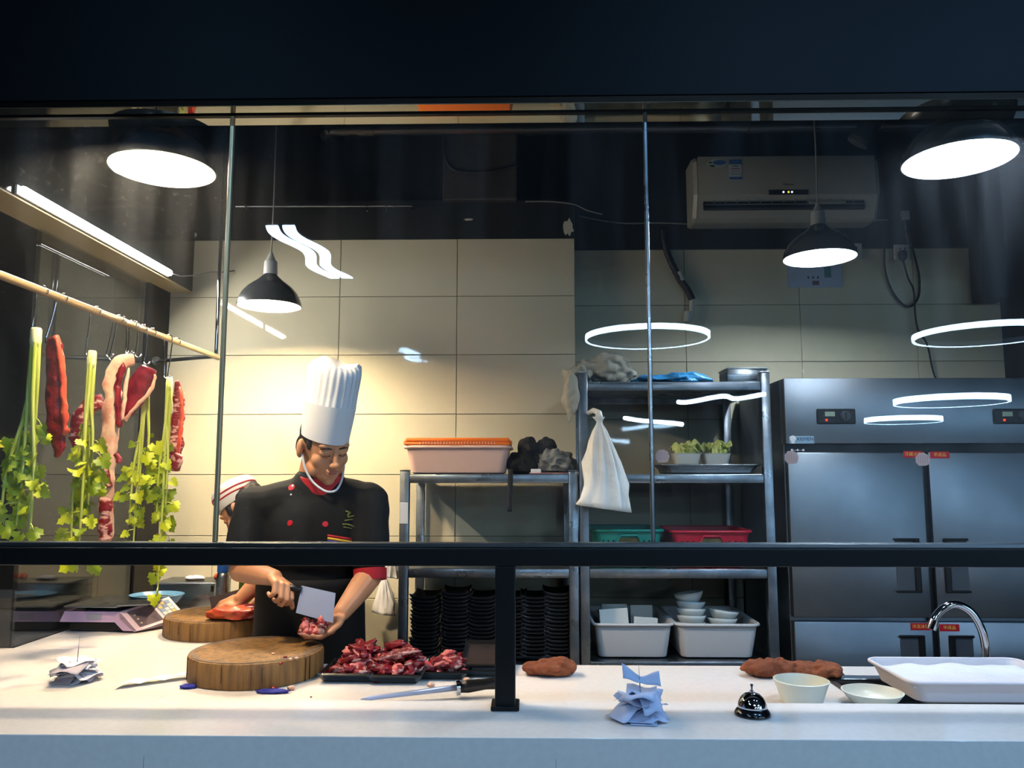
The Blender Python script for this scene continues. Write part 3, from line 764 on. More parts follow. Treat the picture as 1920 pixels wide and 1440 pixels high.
# drooping cable over the duct, loose cables along the wall
def P3(L, Y): return [at(x, y, Y) for x, y in L]
path('duct_cable', smooth_pts(P3([(832, 250), (834, 290), (850, 318), (890, 324), (940, 318), (972, 310)], 3.98)), 0.008, 'cable_black', 'black cable looped under the grey duct', 'cable')
path('wall_cable', smooth_pts(P3([(1085, 405), (1160, 418), (1240, 418), (1330, 421), (1450, 420), (1560, 416), (1665, 412)], YR - 0.012)), 0.0045, 'cable_grey', 'grey cable sagging along the wall under the air conditioner', 'cable')
path('loose_wire', smooth_pts(P3([(985, 378), (1030, 378), (1075, 383), (1100, 394), (1130, 402)], YB - 0.03)), 0.0035, 'cable_grey', 'thin loose wire above the corner of the tiled wall', 'cable')
hs = thing('drain_hose', 'black corrugated hose with white end hanging on the tiles under the air conditioner', 'hose', (0, 0, 0))
hp = smooth_pts(P3([(1243, 430), (1250, 470), (1270, 515), (1290, 545), (1298, 562)], YR - 0.03), 8)
obj('hose', MB().tube(hp, [0.017 + 0.0022 * (i % 2) for i in range(len(hp))], 14), 'cable_black', hs, smooth=True)
obj('tape', MB().tube(P3([(1272, 510), (1280, 527)], YR - 0.031), 0.0195, 14), 'hose_white', hs, smooth=True)
wp = smooth_pts(P3([(1297, 560), (1297, 582), (1292, 600)], YR - 0.03), 4)
obj('white_end', MB().tube(wp, 0.014, 14), 'hose_white', hs, smooth=True)
obj('valve', MB().tube(P3([(1290, 585), (1288, 604)], YR - 0.03), 0.02, 14), 'hose_white', hs, smooth=True, angle=40)
def socket(px, py, label, plug=True):
    c = at(px, py, YR); s = thing('wall_socket', label, 'socket', (c.x, YR, c.z))
    obj('plate', MB().rbox((0, -0.008, 0), (0.086, 0.016, 0.086), 0.005, 2), 'hose_white', s, smooth=True, angle=30)
    for x in (-0.012, 0.012): obj('slot', MB().box((x, -0.0165, 0.018), (0.004, 0.002, 0.012)), 'black_plastic', s)
    return s
socket(1600, 472, 'white wall socket half hidden behind the pendant lamp')
socket(1690, 474, 'white wall socket with a dark plug above the fridge')
pg = thing('power_cord', 'dark power cord looping from the socket down behind the fridge', 'cord', (0, 0, 0))
c = at(1692, 478, YR - 0.042)
obj('plug', MB().lathe([(0.008, -0.034), (0.02, -0.02), (0.023, 0.0), (0.02, 0.02), (0.0, 0.022)], 16, M=T(*c)), 'cable_black', pg, smooth=True)
obj('cable', MB().tube(smooth_pts(P3([(1694, 490), (1702, 520), (1713, 545), (1716, 590), (1722, 620), (1738, 645), (1748, 690), (1755, 712)], YR - 0.035)), 0.005, 8), 'cable_black', pg, smooth=True)
path('looped_cord', smooth_pts(P3([(1658, 464), (1658, 495), (1664, 525), (1677, 553), (1696, 573), (1712, 572), (1722, 556), (1724, 535), (1722, 510), (1712, 470), (1700, 430)], YR - 0.016)), 0.006, 'cable_black', 'black cord hanging in a loop between the wall sockets', 'cord')
c = at(1694, 406, YR)
sw = thing('junction_box', 'small white junction box on the black wall above the sockets', 'box', (c.x, YR, c.z))
obj('housing', MB().rbox((0, -0.014, 0), (0.044, 0.028, 0.05), 0.005, 2), 'hose_white', sw, smooth=True, angle=30)
obj('lead', MB().tube([(0, -0.012, -0.02), (0.004, -0.010, -0.09), (0.012, -0.010, -0.16)], 0.005, 8), 'cable_grey', sw, smooth=True)
# notice behind the lamp
c = at(1527, 505, YR - 0.004)
mat('notice_blue', (175, 190, 210), rough=0.6); mat('notice_teal', (80, 130, 135), rough=0.6); mat('notice_brown', (110, 80, 85), rough=0.6)
nt_ = thing('wall_notice', 'pale blue printed notice on the tiles behind the pendant lamp', 'notice', (c.x, YR - 0.003, c.z))
obj('paper', MB().rbox((0, 0, 0), (0.29, 0.002, 0.20), 0.0005, 1), 'notice_blue', nt_)
obj('picture', MB().box((0.07, -0.0015, -0.01), (0.036, 0.001, 0.07)), 'notice_teal', nt_)
obj('picture', MB().box((0.004, -0.0015, -0.075), (0.036, 0.001, 0.022)), 'notice_brown', nt_)
for k in range(3): obj('printed_mark', MB().box((-0.035 + k * 0.026, -0.0015, -0.045), (0.008, 0.001, 0.014)), 'notice_brown', nt_)
# dark hanging panel right of the fridge wall
a_, b_ = at(1815, 300, 4.1), at(1880, 565, 4.1)
struct('trim_dark_panel', MB().rbox(((a_.x + b_.x) / 2, 4.1, (b_.z + 3.7) / 2), (b_.x - a_.x, 0.12, 3.7 - b_.z), 0.006), 'black_paint')
# ================================================================= goods on the racks
mat('black_melamine', (24, 24, 26), rough=0.18, coat=0.3)
mat('white_tub', (226, 220, 216), rough=0.35, sss=0.0)
mat('porcelain', (226, 228, 220), rough=0.12, coat=0.3)
mat('clear_tub', (236, 196, 180), rough=0.35)
mat('orange_lid', (246, 120, 20), rough=0.35)
mat('black_cloth', (22, 22, 24), rough=0.9, bump=0.3, bscale=60)
mat('grey_cloth', (120, 122, 118), rough=0.9, bump=0.3, bscale=60, rgb2=(98, 100, 98))
mat('khaki_cloth', (176, 172, 156), rough=0.9, bump=0.3, bscale=40, rgb2=(150, 146, 132), nscale=5)
mat('blue_bag', (40, 130, 190), rough=0.35, rgb2=(60, 155, 210), nscale=10)
mat('white_bag', (222, 218, 210), rough=0.35, rgb2=(236, 233, 226), nscale=10, bump=0.5, bscale=25)
mat('lettuce', (205, 220, 110), rough=0.5, rgb2=(235, 236, 160), nscale=30)
mat('teal_plastic', (20, 140, 125), rough=0.4); mat('red_plastic', (190, 28, 52), rough=0.4)
mat('dark_greens', (40, 60, 22), rough=0.6, rgb2=(95, 80, 40), nscale=30)
mat('pink_paper', (170, 120, 120), rough=0.7)

def tray_dish_mesh(w=0.125, d=0.19, h=0.022):
    """Shallow rectangular dish with upturned ends."""
    m = MB()
    def fn(u, v):
        x, y = (u - .5) * w, (v - .5) * d
        e = max(abs(u - .5) * 2, abs(v - .5) * 2)
        lift = h * max(0, (e - 0.72) / 0.28) ** 1.4 + 0.012 * (abs(u - .5) * 2) ** 3 * (abs(v - .5) * 2) ** 2
        return V((x, y, lift + 0.003))
    m.sheet(fn, 10, 10, 0.005); return m
dish = tray_dish_mesh().mesh('black_dish'); dish.materials.append(MATS['black_melamine'])
dish.polygons.foreach_set('use_smooth', [True] * len(dish.polygons))
rnd = random.Random(4)
zb = SHL[2]
stacks = [(800, 1115, 'leftmost'), (857, 1108, 'second'), (905, 1113, 'third'), (960, 1113, 'fourth'), (1003, 1113, 'fifth'), (1046, 1107, 'rightmost')]
first = None
for k, (px, ptop, word) in enumerate(stacks):
    base = at(px, 1180, YRK + 0.13); zt = at(px, ptop, YRK + 0.19).z - 0.02; pitch = 0.0165
    n = int(round((zt - zb) / pitch)); x = base.x
    for i in range(n + 1):
        top = i == n
        o = bpy.data.objects.new('black_dish', dish); COL.objects.link(o)
        o.location = (x + rnd.uniform(-.003, .003), YRK + 0.142 + rnd.uniform(-.004, .004), zb + 0.0005 + i * pitch)
        o.rotation_euler = (0, 0, math.radians(rnd.uniform(-2.0, 2.0)))
        tag(o, ('topmost black dish of the %s stack on the low rack' if top else 'black rectangular dish lower down in the %s stack on the low rack') % word, 'dish', 'black dishes stacked on the low rack')

def tub(loc, w, d, h, m_, label, name='plastic_tub', cat='tub', taper=0.9, rim=0.012, rot=0, group=None, wall=0.004, round_=0.03, parent=None):
    """Open moulded tub with a rolled rim, corners rounded."""
    t = thing(name, label, cat, loc, (0, 0, rot), group)
    def ringpts(sw, sd, z, r, n=6):
        out = []
        for (cx, cy, a0) in ((1, 1, 0), (-1, 1, 90), (-1, -1, 180), (1, -1, 270)):
            for i in range(n + 1):
                q = math.radians(a0 + 90 * i / n); out.append(V((cx * (sw / 2 - r) + r * math.cos(q), cy * (sd / 2 - r) + r * math.sin(q), z)))
        return out
    levels = [(taper * .93, 0.0, .8), (taper * .985, 0.006, 1), (taper, 0.018, 1), (1.0, h, 1)]
    P = []
    for s_, z, q in levels: P.append(ringpts(w * s_, d * s_, z, round_ * q))
    for s_, z in ((1.0, h), (taper, 0.02), (taper * .95, wall)): P.append(ringpts(w * s_ - 2 * wall, d * s_ - 2 * wall, z, round_ * .9))
    k = len(P[0]); m = MB(); vs = [p for r in P for p in r]; fs = []
    for i in range(len(P) - 1):
        for j in range(k): fs.append((i * k + j, i * k + (j + 1) % k, (i + 1) * k + (j + 1) % k, (i + 1) * k + j))
    fs.append(tuple(range(k))[::-1]); fs.append(tuple(range((len(P) - 1) * k, len(P) * k)))
    m.add(vs, fs); obj('tub_body', m, m_, t, smooth=True, angle=35)
    rp = ringpts(w + rim, d + rim, h, round_ + rim / 2)
    obj('rim', MB().tube(rp, rim * .55, 8, closed=True), m_, t, smooth=True)
    return t, ringpts

# white tubs on the lower shelf of the tall rack
zs = SHR[3] + 0.001
a_, b_ = at(1120, 1236, YRK + 0.03), at(1258, 1236, YRK + 0.03)
t1x, t1w = (at(1113, 1180, YRK + .02).x + at(1265, 1180, YRK + .02).x) / 2, at(1265, 1180, YRK + .02).x - at(1113, 1180, YRK + .02).x - 0.012
tub((t1x, YRK + 0.03 + 0.24, zs), t1w, 0.46, 0.145, 'white_tub', 'white plastic tub with square white boxes, left one on the tall rack', taper=0.90, group='white tubs on the tall rack')
t2x, t2w = (at(1270, 1180, YRK + .02).x + at(1428, 1180, YRK + .02).x) / 2, at(1428, 1180, YRK + .02).x - at(1270, 1180, YRK + .02).x - 0.012
tub((t2x, YRK + 0.03 + 0.24, zs), t2w, 0.46, 0.145, 'white_tub', 'white plastic tub with stacked bowls, right one on the tall rack', taper=0.90, group='white tubs on the tall rack')
# square white containers standing in the left tub
def square_box(px, py0, w, h, Y, tilt, label, m_='porcelain'):
    c = at(px, py0, Y); z = zs + 0.007
    t = thing('square_dish', label, 'dish', (c.x, Y, z), (math.radians(-6), math.radians(tilt), 0), 'square dishes in the left white tub')
    h = c.z - z
    obj('base', MB().rbox((0, -0.008, h / 2), (w, 0.006, h), 0.004, 2), m_, t)
    f = 0.05
    for sx in (-1, 1): obj('side', MB().rbox((sx * (w / 2 - 0.003), 0.02, h / 2), (0.006, f, h), 0.002, 1), m_, t)
    for z_ in (0.003, h - 0.003): obj('side', MB().rbox((0, 0.02, z_), (w - 0.012, f, 0.006), 0.002, 1), m_, t)
square_box(1156, 1142, 0.125, .1, YRK + 0.10, -4, 'white square dish standing on edge at the left front of the tub')
square_box(1207, 1158, 0.105, .1, YRK + 0.12, 4, 'white square dish standing on edge at the right front of the tub')
square_box(1152, 1133, 0.115, .1, YRK + 0.24, 0, 'white square dish standing behind at the left of the tub')
square_box(1203, 1135, 0.10, .1, YRK + 0.25, 0, 'white square dish standing behind at the right of the tub')
# bowls stacked in the right tub
def bowl_mesh(r=0.066, h=0.052, foot=0.03):
    return MB().lathe([(0.0, 0.004), (foot - 0.004, 0.004), (foot - 0.003, 0.0), (foot, 0.0), (foot + .003, 0.006), (r * .74, h * .35), (r * .93, h * .75), (r, h), (r - .003, h + .001), (r * .9, h * .72), (r * .7, h * .36), (foot, 0.011), (0, 0.009)], 30)
bwl = bowl_mesh().mesh('bowl'); bwl.materials.append(MATS['porcelain']); bwl.polygons.foreach_set('use_smooth', [True] * len(bwl.polygons))
for px, n, word, tilt in ((1296, 7, 'taller', 9), (1354, 5, 'shorter', -8)):
    c = at(px, 1180, YRK + 0.17)
    for i in range(n):
        o = bpy.data.objects.new('bowl', bwl); COL.objects.link(o)
        o.location = (c.x + rnd.uniform(-.003, .003), YRK + 0.17, zs + 0.022 + i * (0.030 if n == 7 else 0.026) + (0.008 if i == n - 1 else 0))
        o.rotation_euler = (math.radians(-4), math.radians(-tilt if i == n - 1 else rnd.uniform(-2, 2)), 0)
        tag(o, ('tilted topmost white bowl of the %s stack in the tub' if i == n - 1 else 'white porcelain bowl inside the %s stack in the tub') % word, 'bowl', 'bowls stacked in the right white tub')
    o = obj('bowl', bowl_mesh(0.064, 0.03), 'porcelain', None, loc=(c.x, YRK + 0.17, zs + 0.0065), smooth=True, label='shallow bowl carrying the %s bowl stack in the tub' % word, cat='bowl', group='bowls stacked in the right white tub')
# baskets on the third shelf
def basket(px0, px1, ptop, m_, label):
    Y = YRK + 0.03; a = at(px0, ptop, Y + 0.0); b = at(px1, ptop, Y); w = b.x - a.x - 0.014; z0 = SHR[2] + 0.001; h = a.z - z0 - 0.012
    h = max(h, 0.09)
    t, rp = tub(((a.x + b.x) / 2, Y + 0.17, z0), w, 0.32, h, m_, label, 'plastic_basket', 'basket', 0.86, 0.012, group='plastic baskets on the tall rack')
    k = 11
    for i in range(k):
        x = -w * .38 + i * w * .76 / (k - 1)
        if abs(x) > 0.06: obj('slot', MB().rbox((x, -0.157, h * .55), (0.006, 0.006, h * .4), 0.001, 1, M=None), 'black_plastic', t)
    obj('handle_opening', MB().rbox((0, -0.160, h * .66), (0.09, 0.006, h * .30), 0.012, 2), 'dark_greens', t)
    obj('handle_rim', MB().tube([(-0.05, -0.164, h * .45), (-0.05, -0.166, h * .75), (-0.035, -0.166, h * .88), (0.035, -0.166, h * .88), (0.05, -0.166, h * .75), (0.05, -0.164, h * .45)], 0.005, 8), m_, t, smooth=True)
    for i in range(7):
        o = obj('leafy_greens', MB().lump((0, 0, 0), (0.06, 0.05, 0.03), 0.4, 2.5, i + 3), 'dark_greens', None, loc=((a.x + b.x) / 2 + rnd.uniform(-.3, .3) * w, Y + 0.17 + rnd.uniform(-.09, .09), z0 + h * .62), smooth=True,
                label='clump of dark leafy greens in the %s basket' % ('teal' if m_ == 'teal_plastic' else 'red'), cat='vegetable', group='greens in the %s basket' % m_.split('_')[0])
basket(1113, 1246, 990, 'teal_plastic', 'teal plastic basket of greens on the tall rack')
basket(1258, 1412, 992, 'red_plastic', 'red plastic basket on the tall rack')
# metal tray with two lettuce bowls on the middle shelf
z0 = SHR[1] + 0.001
a_, b_ = at(1243, 880, YRK + 0.05), at(1428, 880, YRK + 0.05)
tub(((a_.x + b_.x) / 2, YRK + 0.05 + 0.15, z0), b_.x - a_.x, 0.28, 0.04, 'steel', 'shallow stainless tray under the two lettuce bowls', 'steel_tray', 'tray', 0.9, 0.006, round_=0.02)
for px, side in ((1286, 'left'), (1341, 'right')):
    c = at(px, 860, YRK + 0.18); w = 0.122
    zb_ = z0 + 0.006
    t, _ = tub((c.x, YRK + 0.18, zb_), w, 0.11, at(px, 851, YRK + .18).z - zb_, 'porcelain', 'square white bowl of lettuce, %s of the two on the steel tray' % side, 'salad_bowl', 'bowl', 0.75, 0.003, round_=0.016, group='lettuce bowls on the steel tray')
    zt = at(px, 851, YRK + .18).z
    for i in range(9):
        R = Euler((rnd.uniform(-.6, .6), rnd.uniform(-.6, .6), rnd.uniform(0, 6))).to_matrix()
        f = MB().sheet(lambda u, v: R @ V(((u - .5) * .07, (v - .5) * .06, .012 * math.sin(u * 9 + i) + .010 * math.sin(v * 11 + u * 5) - .05 * ((u - .5) ** 2 + (v - .5) ** 2))), 12, 10, 0.002)
        obj('lettuce_leaf', f, 'lettuce', None, loc=(c.x + rnd.uniform(-.035, .035), YRK + .18 + rnd.uniform(-.025, .025), zt + 0.006 + i * 0.005), smooth=True,
            label='pale green lettuce leaf heaped in the %s salad bowl' % side, cat='lettuce', group='lettuce in the %s salad bowl' % side)
# orange-lidded box on the low rack
z0 = SHL[0] + 0.001; Yb = YRK + 0.03
a_, b_ = at(757, 838, Yb), at(958, 838, Yb); bw = b_.x - a_.x - 0.016; bh = at(860, 838, Yb).z - z0
tx, _ = tub(((a_.x + b_.x) / 2, Yb + 0.17, z0), bw, 0.33, bh, 'clear_tub', 'pinkish translucent storage box with a slotted orange lid', 'storage_box', 'box', 0.92, 0.013, round_=0.035)
lz = bh + 0.008
lid = obj('lid', MB().rbox((0, 0, lz + 0.006), (bw + 0.012, 0.345, 0.014), 0.006, 2).rbox((0.0, 0, lz + 0.022), (bw + 0.004, 0.335, 0.022), 0.009, 3), 'orange_lid', tx, smooth=True, angle=35)
mat('lid_slot', (250, 190, 150), rough=0.5)
for i in range(26): obj('lid_slot', MB().box((-bw * .36 + i * bw * .72 / 25, -0.172, lz + 0.010), (0.004, 0.006, 0.012)), 'lid_slot', lid)
for sx in (-1, 1): obj('latch', MB().rbox((sx * (bw / 2 + 0.004), -0.12, lz + 0.012), (0.016, 0.06, 0.018), 0.004, 2), 'orange_lid', lid)
# black bag, strap, grey cloth, papers on the low rack
zz = SHL[0]
def pos(px, py, Y): p = at(px, py, Y); return p
bb = thing('black_bag', 'crumpled black cloth bag slumped beside the orange-lidded box', 'bag', (at(1004, 860, YRK + .15).x, YRK + 0.15, zz + 0.008))
obj('pouch', crease(remesh(MB().lump((-0.055, 0, 0.035), (0.07, 0.10, 0.06), .3, 2.2, 2, flat=-0.035).lump((-0.035, 0, 0.10), (0.045, 0.07, 0.055), .3, 2.5, 5).lump((0.045, 0.03, 0.105), (0.052, 0.06, 0.048), .25, 2.5, 7).lump((0.04, 0.02, 0.04), (0.08, 0.09, 0.06), .3, 2.5, 9, flat=-0.04), 0.005, 3), .008, 14, 3), 'black_cloth', bb, smooth=True)
sc_ = at(957, 925, YRK - 0.012); zt = zz + 0.012
obj('strap', MB().sheet(lambda u, v: V((at(958, 900, YRK).x - bb.location.x + (v - .5) * 0.022 - 0.006 * u, -0.15 - 0.010 + (0.05 * max(0, (0.12 - u) / .12)), (0.012 if u < .12 else 0.012 - (u - .12) * 0.205))), 16, 2, 0.003), 'black_cloth', bb, smooth=True)
gc = at(1036, 870, YRK + .1)
obj('grey_cloth', crease(remesh(MB().lump((0, 0, 0.03), (0.085, 0.09, 0.05), .4, 3.2, 4, 26, 18, flat=-0.029).lump((-0.02, -0.02, 0.06), (0.05, 0.05, 0.035), .5, 3, 8), 0.004, 2), .008, 18, 2), 'grey_cloth', None, loc=(gc.x + .02, YRK + 0.09, zz + 0.011), smooth=True, label='crumpled grey cloth in front of the black bag on the low rack', cat='cloth')
obj('paper_slip', MB().rbox((0, 0, 0), (0.045, 0.01, 0.022), 0.002, 1), 'white_plastic', None, loc=(at(1009, 876, YRK + .03).x - .01, YRK + 0.02, zz + 0.012), label='small white paper slip lying before the grey cloth', cat='paper')
obj('folded_sacks', MB().rbox((0, 0, 0), (0.19, 0.05, 0.005), 0.002, 1), 'pink_paper', None, loc=(gc.x - .01, YRK + 0.03, zz + 0.004), label='thin pinkish folded sack under the grey cloth', cat='sack')
lt = at(1035, 1012, YRK + .2)
obj('flat_lid', MB().rbox((0, 0, 0), (0.17, 0.16, 0.008), 0.003, 1), 'black_plastic', None, loc=(lt.x + .02, YRK + 0.25, SHL[1] + 0.006), label='flat dark lid lying on the second shelf of the low rack', cat='lid')
# cloth, blue bag and steel lid on top of the tall rack
zt = SHR[0] + 0.001
c = at(1140, 700, YRK + .12)
obj('khaki_cloth', crease(remesh(MB().lump((0.0, 0.0, 0.05), (0.125, 0.12, 0.07), .35, 2.6, 3, 28, 18, flat=-0.048).lump((-0.13, -0.05, 0.02), (0.06, 0.10, 0.055), .4, 2.4, 6)
    .lump((-0.165, -0.16, -0.06), (0.035, 0.05, 0.10), .35, 2.4, 11).lump((0.02, -0.03, 0.08), (0.09, 0.08, 0.05), .4, 3, 13), 0.005, 2), .010, 13, 4), 'khaki_cloth', None, loc=(c.x - 0.01, YRK + 0.17, zt + .008), smooth=True,
    label='beige crumpled cloth on top of the tall rack, hanging over its corner', cat='cloth')
c = at(1270, 702, YRK + .12)
obj('blue_bag', crease(remesh(MB().lump((-.02, 0, 0.014), (0.17, 0.11, 0.026), .35, 2.5, 3, 28, 14, flat=-0.013).lump((0.05, 0, 0.026), (0.09, 0.08, 0.024), .35, 2.6, 8), 0.004, 2), .006, 14, 3), 'blue_bag', None, loc=(c.x, YRK + 0.15, zt + .006), smooth=True, label='flat blue plastic bag on top of the tall rack', cat='bag')
c0, c1 = at(1362, 692, YRK + .1), at(1436, 692, YRK + .1)
sl = thing('steel_box', 'plain steel box at the right end of the tall rack top', 'box', ((c0.x + c1.x) / 2, YRK + 0.16, zt))
hh = c0.z - zt
obj('shell', MB().rbox((0, 0, hh / 2), (c1.x - c0.x, 0.16, hh), 0.004, 2), 'steel', sl, smooth=True, angle=30)
obj('folded_edge', MB().rbox((0, 0, hh + .0015), (c1.x - c0.x + .006, 0.166, 0.005), 0.001, 1), 'steel', sl)
obj('end_cap', MB().rbox((-(c1.x - c0.x) / 2 - .0015, 0, hh / 2 - .004), (0.003, 0.13, hh * .7), 0.001, 1), 'dark_duct', sl)
# white carrier bag hung from the post of the tall rack
def hung_bag(name, loc, W, H, D, m_, label, seed, cat='bag'):
    m = MB(); rr = random.Random(seed)
    prof = [(0.22, 0.0), (0.14, -0.03), (0.10, -0.06), (0.13, -0.09), (0.24, -0.15), (0.40, -0.27), (0.62, -0.5), (0.82, -0.75), (0.96, -0.94), (1.0, -1.0), (0.9, -1.005), (0.0, -1.0)]
    n = 44
    def fn(r, z, q, i):
        k = noise.noise(V((math.cos(q) * 2.4, math.sin(q) * 2.4, z * 2.0 + seed))) + .5 * noise.noise(V((math.cos(q) * 6, math.sin(q) * 6, z * 3 + seed)))
        return r * (1 + 0.5 * k + 0.10 * math.sin(9 * q + z * 3)) if r else 0
    m.lathe(prof, n, fn=fn)
    m.v = [V((p.x * W / 2 + 0.05 * math.sin(p.z * 2.6) * -W * 1.4, p.y * D / 2, p.z * H + (0.10 * p.x * H if p.z < -.9 else 0) * -.4)) for p in m.v]
    return obj(name, m, m_, None, loc=loc, smooth=True, label=label, cat=cat)
c = at(1128, 782, YRK - 0.07)
hb = hung_bag('carrier_bag', (c.x - 0.012, YRK - 0.075, c.z), 0.215, 0.385, 0.10, 'white_bag', 'white plastic carrier bag hanging from the post of the tall rack', 5)
obj('knotted_handle', MB().tube([(0, 0, -.01), (0.0, 0.01, 0.02), (-0.02, 0.03, 0.03), (-0.04, 0.06, 0.02)], [0.02, 0.014, 0.012, 0.010], 10), 'white_bag', hb, smooth=True)
c = at(712, 1078, YRK + 0.42)
h2 = hung_bag('thin_bag', (c.x, YB - 0.06, c.z), 0.10, 0.20, 0.05, 'white_bag', 'thin white bag hung on the tiled wall right of the chef', 9)
c = at(738, 1050, 3.5); h3 = hung_bag('thin_bag', (RLX0 - 0.05, YRK + 0.1, at(738, 1035, YRK).z), 0.07, 0.12, 0.05, 'white_bag', 'crumpled white bag tied to the left post of the low rack', 12)
# ================================================================= things on the counters
mat('board_side', (146, 106, 56), rough=0.6, rgb2=(92, 66, 38), nscale=6, stretch=(9, 9, 0.8), bump=0.4, bscale=14, ramp=(.4, .7))
mat('board_top', (116, 92, 70), rough=0.55, rgb2=(80, 64, 52), nscale=7, bump=0.3, bscale=30, ramp=(.38, .7), detail=6)
mat('beef', (98, 9, 18), rough=0.28, rgb2=(148, 28, 36), nscale=26, detail=6, ramp=(.4, .68), bump=0.5, bscale=60, coat=0.2)
mat('beef_dark', (92, 14, 26), rough=0.25, rgb2=(140, 34, 46), nscale=24, ramp=(.4, .7), bump=0.4, bscale=50, coat=0.3)
mat('marbled', (124, 14, 24), rough=0.32, rgb2=(226, 170, 156), nscale=30, detail=5, ramp=(.51, .61), stretch=(1, 1, 2.2), bump=0.5, bscale=60)
mat('fat', (232, 190, 158), rough=0.4, rgb2=(205, 128, 108), nscale=18, ramp=(.45, .75), bump=0.4, bscale=40)
mat('fat_orange', (214, 84, 52), rough=0.35, rgb2=(190, 46, 40), nscale=22, ramp=(.45, .75), bump=0.4, bscale=50)
mat('raw_pink', (222, 130, 120), rough=0.35, rgb2=(190, 60, 62), nscale=40, ramp=(.45, .65), bump=0.4, bscale=60)
mat('cook_orange', (206, 96, 48), rough=0.35, rgb2=(178, 52, 36), nscale=22, bump=0.3, bscale=40)
mat('paper_white', (236, 230, 232), rough=0.7); mat('paper_grey', (176, 168, 176), rough=0.7); mat('paper_blue', (186, 198, 226), rough=0.7)
mat('brown_cloth', (112, 58, 34), rough=0.9, rgb2=(140, 78, 48), nscale=14, bump=0.5, bscale=90)
mat('bowl_cream', (232, 232, 216), rough=0.3, rgb2=(226, 226, 210), nscale=3)
mat('scale_pink', (216, 178, 206), rough=0.35); mat('scale_rim', (240, 208, 214), rough=0.35)
mat('scale_screen', (112, 98, 104), rough=0.15); mat('key_yellow', (206, 176, 96), rough=0.5); mat('key_blue', (130, 150, 178), rough=0.5); mat('key_pale', (216, 206, 196), rough=0.5)
mat('blue_dish', (96, 150, 190), rough=0.25, rgb2=(126, 178, 210), nscale=5); mat('blue_cap', (20, 80, 160), rough=0.4)
mat('blue_rag', (38, 44, 140), rough=0.8); mat('bell_black', (14, 14, 16), rough=0.2, coat=0.5)
mat('milky_tub', (226, 218, 220), rough=0.4); mat('suds', (238, 236, 242), rough=0.5, bump=0.4, bscale=80)
mat('knife_blade', (190, 198, 224), rough=0.32, metal=0.35); mat('dark_blade', (92, 74, 68), rough=0.35, metal=0.7)

def board(px, py_front, rx, h, Z, label, seed):
    r = rx
    f = onz(px, py_front, Z); c = V((f.x * (f.y + r) / f.y, f.y + r, Z))
    t = thing('chopping_block', label, 'chopping block', c, group='round wooden chopping blocks')
    def fn(rr, z, q, i): return rr * (1 + 0.02 * noise.noise(V((math.cos(q) * 1.6, math.sin(q) * 1.6, seed))))
    obj('block', MB().lathe([(r * .985, 0.0), (r, 0.006), (r * 1.0, h - .01), (r * .985, h - .002), (r * .96, h)], 56, fn=fn), 'board_side', t, smooth=True, angle=40)
    m = MB(); n, k = 56, 10; vs = [V((0, 0, h + 0.0006 - 0.006))]
    for i in range(1, k + 1):
        for j in range(n):
            q = 2 * PI * j / n; rr = r * .962 * i / k * (1 + 0.02 * noise.noise(V((math.cos(q) * 1.6, math.sin(q) * 1.6, seed))))
            dip = -0.006 * (1 - (i / k) ** 2) + 0.002 * noise.noise(V((rr * math.cos(q) * 20, rr * math.sin(q) * 20, seed)))
            vs.append(V((rr * math.cos(q), rr * math.sin(q), h + 0.001 + (dip if i < k else 0))))
    fs = [(0, 1 + j, 1 + (j + 1) % n) for j in range(n)] + [(1 + (i - 1) * n + j, 1 + i * n + j, 1 + i * n + (j + 1) % n, 1 + (i - 1) * n + (j + 1) % n) for i in range(1, k) for j in range(n)]
    m.add(vs, fs); obj('worn_top', m, 'board_top', t, smooth=True)
    # cracks in the bark edge
    rr = random.Random(seed)
    for i in range(6):
        q = -PI / 2 + rr.uniform(-1.2, 1.2); hh = rr.uniform(.4, .95) * h
        obj('crack', MB().box((0, 0, 0), (0.0014, 0.003, hh), M=T(r * math.cos(q), r * math.sin(q), hh / 2 + rr.uniform(0, h - hh)) @ Matrix.Rotation(q + PI / 2, 4, 'Z')), 'crack_dark', t)
    return c
mat('crack_dark', (70, 44, 22), rough=0.9)
w1 = (onz(614, 1262, ZC + .06).x - onz(345, 1262, ZC + .06).x) / 2
cb = board(479, 1296, w1, 0.075, ZC + 0.001, 'large round wooden chopping block in front of the chef', 2)
cb2 = board(415, 1205, 0.22, 0.072, ZC + 0.001, 'round wooden chopping block behind, under the second cook\'s hands', 7)
# blue rag under the near block, scraps
for px, py, w in ((352, 1291, .05), (510, 1300, .10)):
    c = onz(px, py, ZC); obj('blue_rag', MB().lump((0, 0, 0), (w * .5, 0.018, 0.006), .35, 3, px, flat=-.004), 'blue_rag', None, loc=(c.x, c.y + 0.006, ZC + 0.005), smooth=True, label='scrap of dark blue rag under the %s edge of the near block' % ('left' if px < 400 else 'front'), cat='rag')
for i, (px, py, m_) in enumerate(((513, 1295, 'beef'), (546, 1294, 'fat'), (583, 1311, 'beef_dark'), (808, 1288, 'fat'), (875, 1278, 'fat'))):
    c = onz(px, py, ZC); obj('meat_scrap', MB().lump((0, 0, 0), (0.011, 0.009, 0.007) if i != 2 else (.003, .003, .002), .4, 2.5, i), m_, None, loc=(c.x, c.y, ZC + 0.006), smooth=True, label='tiny raw meat scrap on the counter, %s from the left' % ('first', 'second', 'third', 'fourth', 'fifth')[i], cat='meat scrap', group='meat scraps on the counter')
